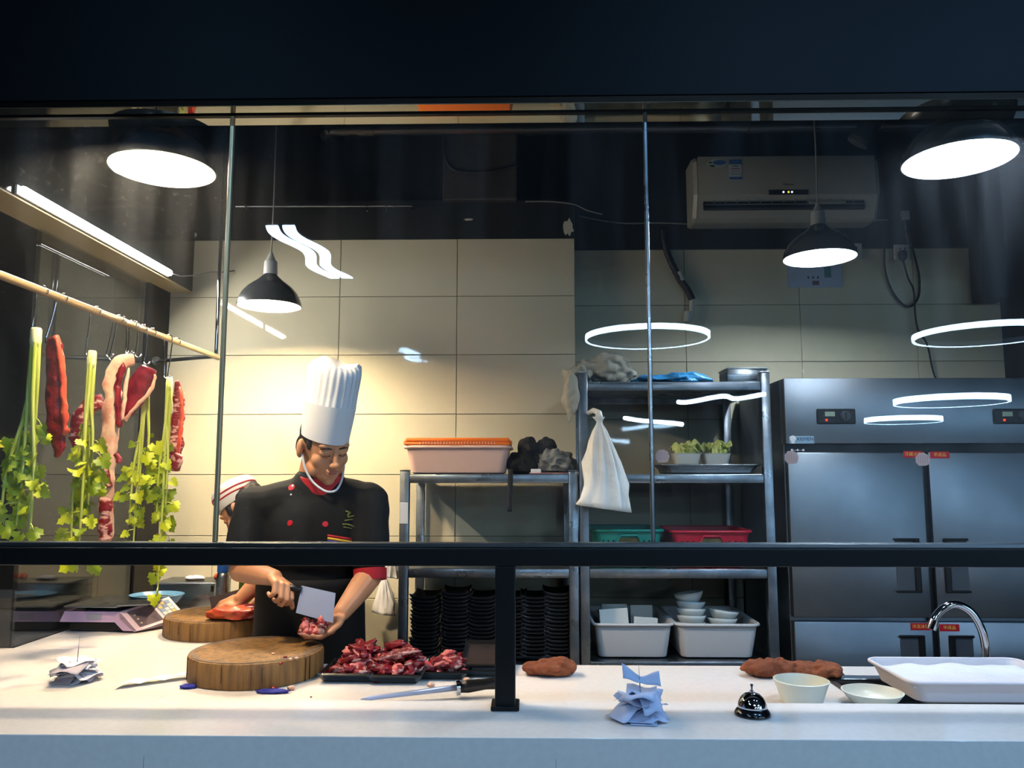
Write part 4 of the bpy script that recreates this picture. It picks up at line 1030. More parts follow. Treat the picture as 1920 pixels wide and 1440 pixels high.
for i, (px, py) in enumerate(((512, 1228), (535, 1234), (556, 1236), (527, 1246), (545, 1238))):
    c = onz(px, py, ZC + .075); c.x -= .0; obj('meat_scrap', MB().lump((0, 0, 0), (0.006, 0.005, 0.004), .4, 2.5, i), 'beef' if i % 2 else 'fat', None, loc=(c.x, c.y, ZC + 0.078), smooth=True, label='speck of meat left on the near chopping block', cat='meat scrap', group='meat specks on the near block')

# ---- black trays with meat
def flat_tray(c, w, d, h, label, rot=0.0, tilt=0.0):
    t = thing('black_tray', label, 'tray', c, (math.radians(tilt), 0, math.radians(rot)), 'black meat trays on the counter')
    m = MB()
    def fn(u, v):
        x, y = (u - .5) * w, (v - .5) * d; e = max(abs(u - .5), abs(v - .5)) * 2
        k = max(0, (e - .80) / .20); return V((x * (1 - .0 * k), y, 0.004 + h * k ** 1.2))
    m.sheet(fn, 20, 20, 0.006); obj('dish', m, 'black_melamine', t, smooth=True, angle=50)
    obj('foot', MB().rbox((0, 0, 0.002), (w * .78, d * .78, 0.004), 0.001, 1), 'black_melamine', t)
    return t
def pile(cx, cy, z, w, d, hmax, n, seed, mats_, label, group, size=0.0175):
    rr = random.Random(seed); pts = []
    for i in range(n):
        best = None
        for _ in range(12):
            x, y = rr.uniform(-.5, .5), rr.uniform(-.5, .5)
            if abs(x) ** 2.2 + abs(y) ** 2.2 > .2: continue
            s = min([((x - p[0]) * w) ** 2 + ((y - p[1]) * d) ** 2 for p in pts[-14:]] or [1])
            if best is None or s > best[0]: best = (s, x, y)
        if best is None: continue
        x, y = best[1:]; pts.append((x, y))
        hh = hmax * max(0.0, 1 - (2 * abs(x)) ** 2 * .8 - (2 * abs(y)) ** 2 * .8)
        zz_ = z + 0.012 + hh * (i / n) ** .6
        s = size * rr.uniform(.75, 1.35)
        R = Euler((rr.uniform(-.5, .5), rr.uniform(-.5, .5), rr.uniform(0, 6.28))).to_matrix()
        e_ = rr.uniform(.8, 2.0); m = MB().lump((0, 0, 0), (s * 1.1 * e_, s / e_ ** .4, s * .6), .6, 2.6, i + seed * 50, 16, 10, R=R)
        obj('meat_chunk', m, rr.choice(mats_), None, loc=(cx + x * w, cy + y * d, zz_), smooth=True, label=label, cat='meat', group=group)
mixm = ['beef', 'beef', 'marbled', 'marbled', 'beef_dark', 'marbled', 'beef', 'raw_pink']
tA = onz(664, 1284, ZC); tB = onz(742, 1286, ZC); tC = onz(830, 1278, ZC); tD = onz(905, 1272, ZC)
for q_ in (tA, tB, tC, tD): q_.x *= (q_.y + .11) / q_.y
flat_tray(V((tA.x - .005, tA.y + 0.115, ZC + .001)), 0.17, 0.215, 0.024, 'left one of the two black trays heaped with raw meat')
flat_tray(V((tB.x + .012, tB.y + 0.112, ZC + .001)), 0.165, 0.215, 0.024, 'right one of the two black trays heaped with raw meat')
pile(tA.x + .02, tA.y + 0.125, ZC, 0.145, 0.18, 0.085, 64, 3, mixm, 'chunk of raw red meat heaped on the left black tray', 'raw meat on the left black tray')
pile(tB.x + .005, tB.y + 0.122, ZC, 0.15, 0.18, 0.088, 68, 4, mixm, 'chunk of marbled raw meat heaped on the right black tray', 'raw meat on the right black tray')
flat_tray(V((tC.x + .008, tC.y + 0.105, ZC + .001)), 0.155, 0.20, 0.020, 'black tray with a small heap of sliced meat, third from the block')
pile(tC.x + .012, tC.y + 0.125, ZC, 0.115, 0.13, 0.042, 30, 6, ['beef', 'marbled', 'raw_pink'], 'sliced raw meat in the small heap on the third tray', 'raw meat on the third tray', 0.015)
flat_tray(V((tD.x + .01, tD.y + 0.10, ZC + .001)), 0.15, 0.20, 0.018, 'empty black tray lying next to the window post')
lt_ = flat_tray(V((tD.x + .01, tD.y + 0.13, ZC + .038)), 0.15, 0.19, 0.007, 'black tray propped up at a slant on the empty tray by the window post', tilt=13)

# ---- sharpening steel
p0 = onz(676, 1311, ZC + .012); p1 = onz(858, 1289, ZC + .03); dd = (p1 - p0).normalized()
ss = thing('sharpening_steel', 'sharpening steel with black handle lying before the meat trays', 'sharpening steel', (0, 0, 0))
obj('rod', MB().tube([p0, p0.lerp(p1, .1), p1], [0.001, 0.0065, 0.0085], 12), 'knife_blade', ss, smooth=True)
obj('guard', MB().cyl(p1 - dd * .004, p1 + dd * .006, 0.021, n=24), 'chrome', ss, smooth=True, angle=40)
obj('handle', MB().tube([p1 + dd * .006, p1 + dd * .03, p1 + dd * .08, p1 + dd * .125, p1 + dd * .14], [0.015, 0.018, 0.015, 0.019, 0.012], 16), 'black_plastic', ss, smooth=True)

# ---- brown cloths
def rag(px, py, w, d, h, seed, label, parts):
    c = onz(px, py, ZC); m = MB()
    for (x, y, sx, sy, sz, s) in parts: m.lump((x * w, y * d, sz * h * .8), (sx * w, sy * d, sz * h), .38, 2.4, seed + s, 24, 14, flat=-sz * h * .78)
    return obj('brown_cloth', crease(remesh(m, 0.0035, 2), .0055, 26, seed), 'brown_cloth', None, loc=(c.x, c.y + d * .5, ZC + .006), smooth=True, label=label, cat='cloth')
rag(1034, 1272, 0.17, 0.09, 0.034, 21, 'crumpled brown cloth on the counter right of the window post', ((0, 0, .45, .5, .6, 1), (.18, -.05, .25, .4, .75, 2), (-.25, 0, .28, .4, .5, 3)))
rag(1500, 1278, 0.29, 0.10, 0.032, 40, 'brown cloth bunched up behind the two cream bowls', ((-.33, .15, .2, .45, .8, 1), (-.12, .2, .2, .4, .7, 2), (.12, .15, .2, .4, .6, 3), (.33, -.1, .18, .45, .7, 4)))

# ---- deep cream bowls
def deep_bowl(px0, px1, py_rim, py_fr, Y, h, label, foot=.62):
    a, b = at(px0, (py_rim + py_fr) / 2, Y), at(px1, (py_rim + py_fr) / 2, Y); r = (b.x - a.x) / 2; z = a.z
    return obj('cream_bowl', MB().lathe([(0, 0.0), (r * foot, 0), (r * (foot + .03), 0.004), (r * .86, h * .55), (r, h), (r - .004, h + .001), (r * .84, h * .56), (r * foot - .004, 0.008), (0, 0.006)], 44), 'bowl_cream', None,
        loc=((a.x + b.x) / 2, Y, ZC + .001), smooth=True, angle=60, label=label, cat='bowl', group='cream bowls by the sink')
zr = at(1502, 1275, 2.26).z
deep_bowl(1451, 1553, 1258, 1292, 2.30, at(1502, 1275, 2.30).z - ZC, 'tall cream bowl beside the bell, in front of the brown cloth', .70)
deep_bowl(1580, 1691, 1283, 1308, 2.29, at(1635, 1296, 2.29).z - ZC, 'shallower cream bowl between the tall bowl and the soaking tub', .66)
# ---- soaking tub by the sink
Yt = 2.27; a_, b_ = at(1702, 1262, Yt), at(2010, 1262, Yt); th_ = at(1800, 1250, Yt + .2).z - ZC
tt, _ = tub(((a_.x + b_.x) / 2, Yt + .12, ZC + .008), b_.x - a_.x, 0.28, th_, 'milky_tub', 'milky plastic tub of soapy water at the sink', 'soaking_tub', 'tub', .92, .010, round_=.03)
obj('soapy_water', MB().sheet(lambda u, v: V(((u - .5) * (b_.x - a_.x - .025), (v - .5) * .255, th_ * .74 + .008 * noise.noise(V((u * 6, v * 4, 1))) + .012 * max(0, noise.noise(V((u * 3, v * 2, 7)))))), 30, 14, .004), 'suds', tt, smooth=True)
# ---- gooseneck tap
Yf = 2.615; fpts = smooth_pts([at(1848, 1260, Yf), at(1847, 1210, Yf), at(1838, 1175, Yf), at(1818, 1145, Yf), at(1790, 1133, Yf), at(1766, 1143, Yf), at(1751, 1162, Yf), at(1749, 1170, Yf)], 6)
fa = thing('gooseneck_tap', 'chrome gooseneck tap behind the soaking tub', 'tap', (fpts[0].x, Yf, ZC + .001)); o0 = V((fpts[0].x, Yf, ZC + .001))
obj('spout', MB().tube([V((fpts[0].x, Yf, ZC + .003)) - o0] + [p - o0 for p in fpts], 0.0125, 16), 'chrome', fa, smooth=True)
e_ = fpts[-1] - o0; obj('aerator', MB().tube([e_ + V((.006, 0, .012)), e_ + V((-.006, 0, -.016))], 0.0155, 16), 'chrome', fa, smooth=True, angle=40)
obj('base_ring', MB().lathe([(0.024, 0), (0.024, 0.008), (0.016, 0.02), (0.013, 0.022)], 24), 'chrome', fa, smooth=True, angle=40)
# ---- reception bell
c = onz(1420, 1350, ZB); be = thing('service_bell', 'chrome service bell with black base on the serving ledge', 'bell', (c.x, c.y + .040, ZB + .001))
obj('base', MB().lathe([(0.043, 0), (0.0435, 0.004), (0.040, 0.010), (0.034, 0.0165), (0.030, 0.018)], 36), 'bell_black', be, smooth=True, angle=40)
obj('dome', MB().lathe([(0.035, 0.0165), (0.0345, 0.022), (0.032, 0.031), (0.027, 0.040), (0.019, 0.0475), (0.009, 0.0515), (0.0, 0.0525)], 36), 'chrome', be, smooth=True)
obj('plunger', MB().lathe([(0.0055, 0.052), (0.0055, 0.056), (0.0028, 0.057), (0.0028, 0.066), (0.0042, 0.067), (0.004, 0.071), (0.0, 0.072)], 14), 'chrome', be, smooth=True, angle=40)
# ---- spikes with order slips
def spike(base, h, lean, m_list, n, w, l, label, lab2, group, seed, hi=None, hmul=1.0):
    t = thing('bill_spike', label, 'bill spike', base); rr = random.Random(seed)
    obj('needle', MB().tube([(0, 0, 0.004), V(lean) * .5 + V((0, 0, h / 2)), V(lean) + V((0, 0, h))], [0.0013, 0.0013, 0.0004], 8), 'steel', t, smooth=True)
    obj('foot', MB().lathe([(0.028, 0), (0.028, 0.003), (0.005, 0.005), (0.002, 0.008)], 20), 'black_metal', t, smooth=True, angle=40)
    for i in range(n):
        a = rr.uniform(0, 6.28); z = 0.010 + i * 0.0034 * hmul; c1, c2 = rr.uniform(-.35, .9), rr.uniform(-1.2, 1.2); ww, ll = w * rr.uniform(.8, 1.2), l * rr.uniform(.7, 1.2); ox = rr.uniform(-.2, .2) * ll
        ca, sa = math.cos(a), math.sin(a)
        def fn(u, v):
            x, y = (u - .5) * ll + ox, (v - .5) * ww
            zz_ = z - c1 * 8.0 * x * x + c2 * 0.007 * math.sin(u * 9 + i) + 0.005 * math.sin(v * 6 + u * 4 + i)
            return V((x * ca - y * sa, x * sa + y * ca, max(0.0015 + i * .0006, zz_)))
        obj('order_slip', MB().sheet(fn, 12, 5, 0.0004), m_list[i % len(m_list)], None, loc=base, smooth=True, label=lab2, cat='paper slip', group=group)
    if hi:
        def fn(u, v):
            x = (u - .5) * hi[0]; return V((x, (v - .5) * hi[1] * (1 + 1.2 * abs(u - .5)) * .8 - .2 * x, hi[2] - .16 * x + .010 * math.cos(u * 6.28) * 0.6 + (v - .5) * .012 * (1 + 3 * abs(u - .5))))
        obj('order_slip', MB().sheet(fn, 14, 4, 0.0004), m_list[0], None, loc=base, smooth=True, label='single bluish slip caught halfway up the spike on the serving ledge', cat='paper slip')
bs = onz(1207, 1352, ZB); spike(V((bs.x, bs.y + .03, ZB + .001)), at(1203, 1242, bs.y + .03).z - ZB, (-.006, 0, 0), ['paper_blue'], 14, 0.060, 0.105, 'bill spike with bluish order slips on the serving ledge', 'bluish order slip curled on the spike of the serving ledge', 'order slips on the ledge spike', 3, hi=(0.088, 0.02, 0.092), hmul=1.15)
bs = onz(126, 1283, ZC); spike(V((bs.x, bs.y + .045, ZC + .001)), at(132, 1190, bs.y + .045).z - ZC, (.004, 0, 0), ['paper_white', 'paper_white', 'paper_grey'], 13, 0.075, 0.125, 'bill spike with white order slips on the left counter', 'white order slip curled on the spike left of the chopping block', 'order slips on the left spike', 8, hmul=1.1)
pc = onz(285, 1284, ZC)
obj('curled_receipt', MB().sheet(lambda u, v: V(((u - .5) * .17, (v - .5) * .055 + .12 * (u - .5), .006 + .008 * abs(math.sin(u * 9.5)))), 36, 4, .0005), 'paper_white', None, loc=(pc.x, pc.y + .03, ZC + .001), rot=(0, 0, 0), smooth=True, label='curled white receipt strip between the spike and the near block', cat='paper slip')

# ---- price-computing scale
sc = onz(237, 1187, ZC)
SC = thing('counter_scale', 'lilac price-computing scale with steel pan on the side counter', 'scale', (sc.x - .14, sc.y + .005, ZC + .001), (0, 0, math.radians(-3)))
fx = 2.98 / FPX
def sp(px, py): p = at(px, py, sc.y); return ((p.x - SC.location.x), (p.z - ZC - .001))
poly = [sp(108, 1166), sp(119, 1147), sp(226, 1147), sp(257, 1183), sp(230, 1182), sp(215, 1166)]
P_ = lambda L: [(x, z) for x, z in L]
D_ = 0.27
obj('body', MB().prism(P_([sp(108, 1167), sp(118, 1147), sp(224, 1147), sp(258, 1183), sp(231, 1183), sp(215, 1167)]), D_, T(0, D_ / 2, 0)), 'scale_pink', SC)
a1_, a2_ = sp(225, 1147), sp(258, 1183)
x0_, z0_ = a1_; x1_, z1_ = a2_
# slanted console on the right: its face leans towards the customer side and runs back along the scale
u0, v0, dpt = V((x0_, 0, z0_)), V((x1_, 0, z1_)), V((0.115, D_ * .62, 0.035))
con = obj('console', MB().add([u0, v0, v0 + dpt, u0 + dpt, u0 + V((0, 0, -.03)), v0 + V((-.01, 0, -.004)), v0 + dpt + V((-.02, 0, -.03)), u0 + dpt + V((-.02, 0, -.06))],
    [(0, 1, 2, 3), (7, 6, 5, 4), (0, 4, 5, 1), (1, 5, 6, 2), (2, 6, 7, 3), (3, 7, 4, 0)]), 'scale_rim', SC)
def on_con(a, b): return u0 + (v0 - u0) * b + dpt * a
nn_ = (v0 - u0).cross(dpt).normalized(); nn_ = nn_ if nn_.y < 0 else -nn_
def panel(a0, a1, b0, b1, m_, lift=.0012, nm='display'):
    q = [on_con(a0, b0), on_con(a1, b0), on_con(a1, b1), on_con(a0, b1)]
    obj(nm, MB().add([p + nn_ * lift for p in q] + [p - nn_ * .001 for p in q], [(0, 1, 2, 3), (7, 6, 5, 4)] + [(i, i + 4, (i + 1) % 4 + 4, (i + 1) % 4) for i in range(4)]), m_, con)
panel(.10, .58, .10, .88, 'scale_screen')
panel(.64, .94, .10, .88, 'key_blue', .0008, 'keypad')
kk = ['key_pale', 'key_yellow', 'key_blue', 'key_pale']
for i in range(3):
    for j in range(5): panel(.66 + i * .092, .735 + i * .092, .13 + j * .148, .25 + j * .148, kk[(i + j) % 4], .002, 'key')
for s_ in (.3, .5, .7): panel(.16, .20, s_, s_ + .06, 'key_pale', .0018, 'printed_mark')
cx_, cz_ = sp(175, 1157)
obj('front_sticker', MB().box((cx_, -.0008, cz_), (.062, .0012, .024)), 'paper_grey', SC)
pb0, pb1 = sp(126, 1167), sp(222, 1182)
obj('base', MB().rbox(((pb0[0] + pb1[0]) / 2 + .01, D_ * .5, (sp(0, 1167)[1]) / 2), (pb1[0] - pb0[0] + .04, D_ * .86, sp(0, 1167)[1] - .004), .004, 1), 'black_plastic', SC)
for (x, y) in ((pb0[0] + .03, .04), (pb1[0], .04), (pb0[0] + .03, D_ - .05), (pb1[0], D_ - .05)): obj('foot', MB().cyl((x, y, 0), (x, y, .012), .012, n=12), 'black_plastic', SC)
q0, q1, q2 = sp(121, 1136), sp(224, 1134), sp(282, 1113)
obj('pan', MB().rbox(((q0[0] + q1[0]) / 2, D_ / 2 - .01, q0[1] - .002), (q1[0] - q0[0], D_ + .02, .006), .002, 1)
    .add([V((q1[0] + dx, y, q1[1] - .004 + dz)) for dz in (0, .005) for (dx, y) in ((0, -.02), (.105, .02), (.105, D_ - .02), (0, D_))], [(0, 1, 2, 3), (7, 6, 5, 4), (0, 4, 5, 1), (1, 5, 6, 2), (2, 6, 7, 3), (3, 7, 4, 0)]), 'steel', SC)
obj('pan_support', MB().rbox((cx_ + .01, D_ / 2, (q0[1] + sp(0, 1147)[1]) / 2 - .003), (.15, .18, q0[1] - sp(0, 1147)[1] - .004), .003, 1), 'black_plastic', SC)

# ---- steel box, blue dish, flask behind the block
Yx = 3.60; a_, b_ = at(286, 1095, Yx), at(401, 1095, Yx); hx = a_.z - ZC
bx = thing('lidded_steel_box', 'plain steel box standing by the rear post of the side counter', 'box', ((a_.x + b_.x) / 2, Yx + .11, ZC + .001))
obj('walls', MB().rbox((0, 0, hx / 2), (b_.x - a_.x, .20, hx), .004, 2), 'steel', bx, smooth=True, angle=30)
obj('rim', MB().rbox((0, 0, hx), (b_.x - a_.x + .01, .21, .008), .003, 1), 'steel', bx)
obj('clasp', MB().rbox(((b_.x - a_.x) / 2 - .008, -.104, hx - .02), (.014, .008, .03), .002, 1), 'black_plastic', bx)
obj('paper_slip', MB().lump((0, 0, .008), (.045, .03, .012), .4, 3, 3, flat=-.006), 'paper_white', None, loc=((a_.x + b_.x) / 2 + .01, Yx + .10, ZC + hx + .0055), smooth=True, label='crumpled white paper on the steel box lid', cat='paper')
obj('onion', MB().lump((0, 0, 0), (.018, .018, .016), .12, 2, 2), 'cook_orange', None, loc=(b_.x - .018, Yx + .09, ZC + hx + .021), smooth=True, label='small orange-brown bulb on the corner of the steel box', cat='vegetable')
Yd = 3.44; c = at(286, 1114, Yd); cr = at(328, 1112, Yd); 
bd = obj('blue_dish', MB().lathe([(0, 0), (.035, 0), (.04, .004), (.075, .03), (.095, .058), (.1, .066), (.097, .067), (.07, .036), (.036, .008), (0, .006)], 36, fn=lambda r, z, q, i: r * (1 + .15 * math.cos(q) ** 4)), 'blue_dish', None,
    loc=(c.x + .01, Yd + .02, ZC + .001 + (c.z - ZC - .07)), smooth=True, angle=60, label='light blue plastic dish perched behind the scale', cat='dish')
obj('dish_stand', MB().rbox((0, 0, (c.z - ZC - .07) / 2), (.07, .07, c.z - ZC - .072), .006, 2), 'white_plastic', None, loc=(c.x + .01, Yd + .02, ZC + .001), label='small white stand under the light blue dish', cat='stand')
Yv = 3.50; c = at(416, 1130, Yv); fz = at(416, 1073, Yv).z - ZC
fl = thing('steel_flask', 'slim steel flask with a blue cap beside the steel box', 'flask', (c.x, Yv, ZC + .001))
obj('bottle', MB().lathe([(.026, 0), (.027, .004), (.027, fz - .02), (.024, fz - .004), (.020, fz)], 24), 'steel', fl, smooth=True, angle=40)
obj('cap', MB().lathe([(.024, fz), (.025, fz + .002), (.025, fz + .05), (.022, fz + .055), (0, fz + .056)], 24), 'blue_cap', fl, smooth=True, angle=40)
c = at(462, 1090, 3.62)
obj('green_jar', MB().lathe([(.03, 0), (.032, .004), (.032, .16), (.022, .18), (.022, .20), (0, .201)], 22), 'sticker_green', None, loc=(c.x - .0, 3.62, ZC + .001), smooth=True, angle=40, label='small green jar behind the rear chopping block', cat='jar')
pe = onz(335, 1148, ZC)
obj('hook_wire', MB().tube(smooth_pts([(0, 0, .004), (.03, .06, .004), (.045, .12, .006), (.03, .14, .004)], 5), .0035, 8), 'cable_black', None, loc=(pe.x - .01, pe.y - .03, ZC + .001), smooth=True, label='short bent dark wire lying behind the rear chopping block', cat='wire')
obj('marker_pen', MB().tube([(0, 0, .010), (.02, .01, .010), (.09, .045, .010), (.10, .05, .010)], [.007, .009, .009, .006], 12), 'white_plastic', None, loc=(pe.x - .09, pe.y + .02, ZC + .001), smooth=True, angle=40, label='white marker pen lying behind the scale', cat='pen')
# decals on the serving window: three white shells
translucent('decal_white', (246, 228, 222), 0.75)
for i, (px, py) in enumerate(((1242, 856), (1484, 858), (1730, 862))):
    Yd_ = YG - .0065; c = at(px, py, Yd_); r = .0178
    t = thing('shell_decal', 'white shell-shaped decal on the window, %s of the three' % ('left', 'middle', 'right')[i], 'decal', (c.x, Yd_, c.z), group='shell decals on the window')
    poly = [(r * math.cos(q) * (1 + .05 * math.cos(9 * q)), max(-r * .86, r * math.sin(q) * (1 + .05 * math.cos(9 * q)))) for q in [2 * PI * k / 54 for k in range(54)]]
    obj('film', MB().prism(poly, .0006), 'decal_white', t)
    for k in range(-2, 3): obj('rib', MB().box((k * r * .32, -.0006, r * .12), (.0006, .0008, r * (1.25 - .12 * abs(k)))), 'paper_grey', t)
# ================================================================= rail with meat and celery
mat('celery_stalk', (176, 190, 62), rough=0.4, rgb2=(206, 212, 120), nscale=12, stretch=(8, 8, .6), sss=0.0)
mat('celery_base', (226, 226, 170), rough=0.45)
mat('celery_leaf', (158, 174, 18), rough=0.5, rgb2=(204, 210, 36), nscale=22)
mat('celery_leaf_deep', (104, 128, 18), rough=0.5, rgb2=(146, 166, 30), nscale=22)
XR = -1.5
rA, rB = onx(405, 672, XR), onx(0, 510, XR); ZR = (rA.z + rB.z) / 2
rail = thing('hanging_rail', 'brass-coloured rail over the side counter carrying hooks of meat and celery', 'rail', (XR, 2.9, ZR))
y0_, y1_ = YG + 0.012, rA.y + .02
obj('bar', MB().cyl((0, y0_ - 2.9, 0), (0, y1_ - 2.9, 0), .0125, n=20), 'brushed_brass', rail, smooth=True, angle=40)
obj('end_cap', MB().cyl((0, y1_ - 2.9, 0), (0, y1_ - 2.9 + .006, 0), .0145, n=20), 'steel', rail, smooth=True, angle=40)
obj('wall_arm', MB().cyl((0, y1_ - 2.93, 0), (XS + .03 - XR, y1_ - 2.93 + .16, 0), .009, n=14), 'steel', rail, smooth=True, angle=40)
obj('arm_flange', MB().cyl((XS + .016 - XR, y1_ - 2.93 + .17, 0), (XS + .03 - XR, y1_ - 2.93 + .16, 0), .025, n=18), 'steel', rail, smooth=True, angle=40)
obj('hanger_pole', MB().cyl((0.012, y1_ - 2.95, .008), (0.012, y1_ - 2.95, 2.452 + .9 - ZR), .009, n=14), 'chrome', rail, smooth=True, angle=40)

def rod_y(px):           # depth on the rail that is seen at pixel column px
    lo, hi = 2.0, 4.2
    for _ in range(40):
        mid = (lo + hi) / 2; v = V((XR, mid, ZR)) - EYE; u = 960 + FPX * v.dot(_R) / v.dot(_F)
        lo, hi = (mid, hi) if u < px else (lo, mid)
    return lo
def hook(px, px2, py2, label):
    """S hook over the rail; its lower bend is at pixel px2, py2 in the same depth. Returns the point where the load hangs."""
    y = rod_y(px); b = at(px2, py2, y - .01); t = V((XR, y, ZR))
    up = [(t + V((math.cos(q) * .0165, 0, math.sin(q) * .0165))) for q in [math.radians(a) for a in range(-40, 200, 20)]]
    e = up[-1]; low = b
    pts = up + [e.lerp(low, .04) + V((-.002, 0, -.01)), e.lerp(low, .5), low + V((0, 0, .016))]
    pts += [low + V((.012 - math.cos(q) * .012, -.006 * math.sin(q), -math.sin(q) * .012 + .008)) for q in [math.radians(a) for a in range(0, 200, 20)]]
    m = MB().tube([p - t for p in pts], .0027, 8)
    obj('meat_hook', m, 'chrome', None, loc=t, smooth=True, label=label, cat='hook', group='wire hooks on the hanging rail')
    return V((low.x + .012, y - .012, low.z - .002))

leafm = MB()
def leaf_outline():
    pts = []
    for k in range(25):
        q = -PI * .92 + k / 24 * 2 * PI * .92
        r = 1.0 * (0.62 + 0.38 * abs(math.cos(1.5 * q))) * (1 + .13 * math.cos(9 * q)); pts.append((r * math.cos(q), r * math.sin(q)))
    return pts
def leaf_mesh(name, m_, curl):
    o = leaf_outline(); m = MB(); n = len(o); c = V((-.25, 0, 0))
    def P(x, y, s): x, y = -.25 + (x + .25) * s, y * s; return V((x, y, curl * (y * y * 1.0 - .35 * x * x) + .10 * math.sin(5 * y) * s))
    vs = [c]
    for s in (.5, 1.0): vs += [P(x, y, s) for x, y in o]
    fs = [(0, 1 + j, 2 + j) for j in range(n - 1)] + [(1 + j, 1 + n + j, 2 + n + j, 2 + j) for j in range(n - 1)]
    k = len(vs); th = .02
    allv = vs + [v - V((0, 0, th)) for v in vs]; fs = fs + [tuple(i + k for i in f[::-1]) for f in fs]
    m.add(allv, fs); me = m.mesh(name); me.materials.append(getm(m_)); me.polygons.foreach_set('use_smooth', [True] * len(me.polygons)); return me
LEAF = [leaf_mesh('leaf', 'celery_leaf', .5), leaf_mesh('leaf', 'celery_leaf', -.4), leaf_mesh('leaf', 'celery_leaf_deep', .3), leaf_mesh('leaf', 'celery_leaf_deep', -.6)]

def celery(top, stalks, label, seed, butt=.014):
    """stalks: list of (dx, length, bow) measured in metres from the tied butt."""
    rr = random.Random(seed)
    t = thing('celery_bunch', label, 'celery', top, group='celery bunches on the rail')
    obj('root_end', MB().lathe([(.0, .012), (butt * .8, .012), (butt, .006), (butt * 1.05, -.03), (butt * .9, -.05)], 18), 'celery_base', t, smooth=True)
    for k, (dx, L, bow, lf) in enumerate(stalks):
        L *= 1.36; lf += 2
        a = 2 * PI * k / len(stalks) + seed; dy = rr.uniform(-.03, .03)
        s0 = V((math.cos(a) * butt * .5, math.sin(a) * butt * .5, -.01)); e = V((dx, dy, -L))
        pts = smooth_pts([s0, s0 + V((dx * .18, dy * .2, -L * .3)), V((dx * .55 + bow, dy * .6, -L * .65)), e], 5)
        st = obj('stalk', MB().tube(pts, [.0085 - .0055 * (i / (len(pts) - 1)) for i in range(len(pts))], 8), 'celery_stalk', t, smooth=True)
        nl = lf
        for j in range(nl):
            f = .62 + .38 * (j + rr.random()) / nl; p = pts[min(int(f * (len(pts) - 1)), len(pts) - 1)]
            q = rr.uniform(0, 2 * PI); out = V((math.cos(q) * .9, math.sin(q) * .35, rr.uniform(-1.1, .1))).normalized()
            ln = rr.uniform(.012, .045); base = p + out * ln
            if j % 2 == 0: obj('leaf_stem', MB().tube([p, p.lerp(base, .6) + V((0, 0, .004)), base], [.0022, .0018, .0012], 6), 'celery_stalk', st, smooth=True)
            sz = rr.uniform(.017, .031)
            o = bpy.data.objects.new('leaf', LEAF[rr.choice((0, 0, 1, 1, 2, 3))]); COL.objects.link(o); o.parent = st
            xax = (out + V((0, 0, -.6))).normalized(); nrm = V((rr.uniform(-.5, .5), -1, rr.uniform(-.2, .6))); nrm = (nrm - xax * nrm.dot(xax)).normalized(); yax = nrm.cross(xax)
            M = Matrix((xax, yax, nrm)).transposed().to_4x4(); M.translation = base + xax * sz * .5
            o.matrix_local = M @ Matrix.Scale(sz, 4)
    return t

def strip_meat(name, pts, rad, m_, label, seed, flat=.5, extra=None, amp=.22, cat='meat'):
    """Hanging cut: an uneven flattened bar along pts."""
    o0 = V(pts[0]); P = smooth_pts([V(p) - o0 for p in pts], 6); n = len(P)
    R_ = []
    for i in range(n):
        f = i / (n - 1) * (len(rad) - 1); a = int(min(f, len(rad) - 2)); R_.append(rad[a] + (rad[a + 1] - rad[a]) * (f - a))
    m = MB().tube(P, R_, 18)
    m.v = [v + V((noise.noise(v * 28 + V((seed, 0, 0))), noise.noise(v * 28 + V((0, seed, 5))) * flat, noise.noise(v * 22 + V((9, seed, 0))) * .6)) * (amp * .06) for v in m.v]
    ax = [P[min(range(n), key=lambda i: (P[i] - v).length)] for v in m.v]
    m.v = [V((v.x, a.y + (v.y - a.y) * flat, v.z)) for v, a in zip(m.v, ax)]
    t = thing(name, label, cat, o0, group='cuts of meat on the rail')
    obj('flesh', remesh(m, .0042, 2), m_, t, smooth=True)
    for (nm, pp, rr_, mm) in (extra or []):
        P2 = smooth_pts([V(p) - o0 for p in pp], 6); k = len(P2)
        mm_ = MB().tube(P2, [rr_ * (1 + .35 * noise.noise(V((i * .6, seed, 3)))) * (.35 if i in (0, k - 1) else 1) for i in range(k)], 12)
        mm_.v = [v + V((noise.noise(v * 45), noise.noise(v * 45 + V((4, 0, 0))) * .5, noise.noise(v * 45 + V((0, 4, 0))))) * .008 for v in mm_.v]
        obj(nm, mm_, mm, t, smooth=True)
    return t

# bunch and cut positions follow the photo from the window backwards
h = hook(80, 61, 622, 'wire hook nearest the window, holding the first celery bunch'); Y = h.y
k_ = Y / FPX
celery(at(68, 622, Y), [(-.055, .47, -.02, 7), (-.03, .36, -.012, 8), (-.008, .43, 0, 8), (.012, .40, .006, 8), (.03, .48, .01, 7), (.018, .33, .0, 6)], 'longest celery bunch, nearest the window', 1, .016)
h = hook(117, 86, 642, 'wire hook holding the long strip of red beef'); Y = h.y
Ppx = lambda L, Y: [at(x, y, Y) for x, y in L]
strip_meat('beef_strip', Ppx([(101, 632), (104, 670), (102, 730), (104, 790), (110, 838), (104, 858)], Y - .012), [.016, .028, .030, .030, .024, .007], 'beef', 'long dark red strip of beef with an orange fatty edge', 2,
    extra=[('fat_edge', Ppx([(101, 630), (112, 660), (118, 720), (120, 780), (122, 815)], Y - .018), .011, 'fat_orange')])
h = hook(180, 160, 664, 'wire hook holding the second celery bunch'); Y = h.y
celery(at(173, 664, Y), [(-.035, .50, -.02, 7), (-.01, .38, 0, 8), (.008, .42, .004, 8), (.02, .30, .006, 7), (.0, .54, 0, 6)], 'second celery bunch, behind the folded marbled cut', 5, .014)
hook(222, 200, 668, 'wire hook bearing the left end of the long fatty cut'); 
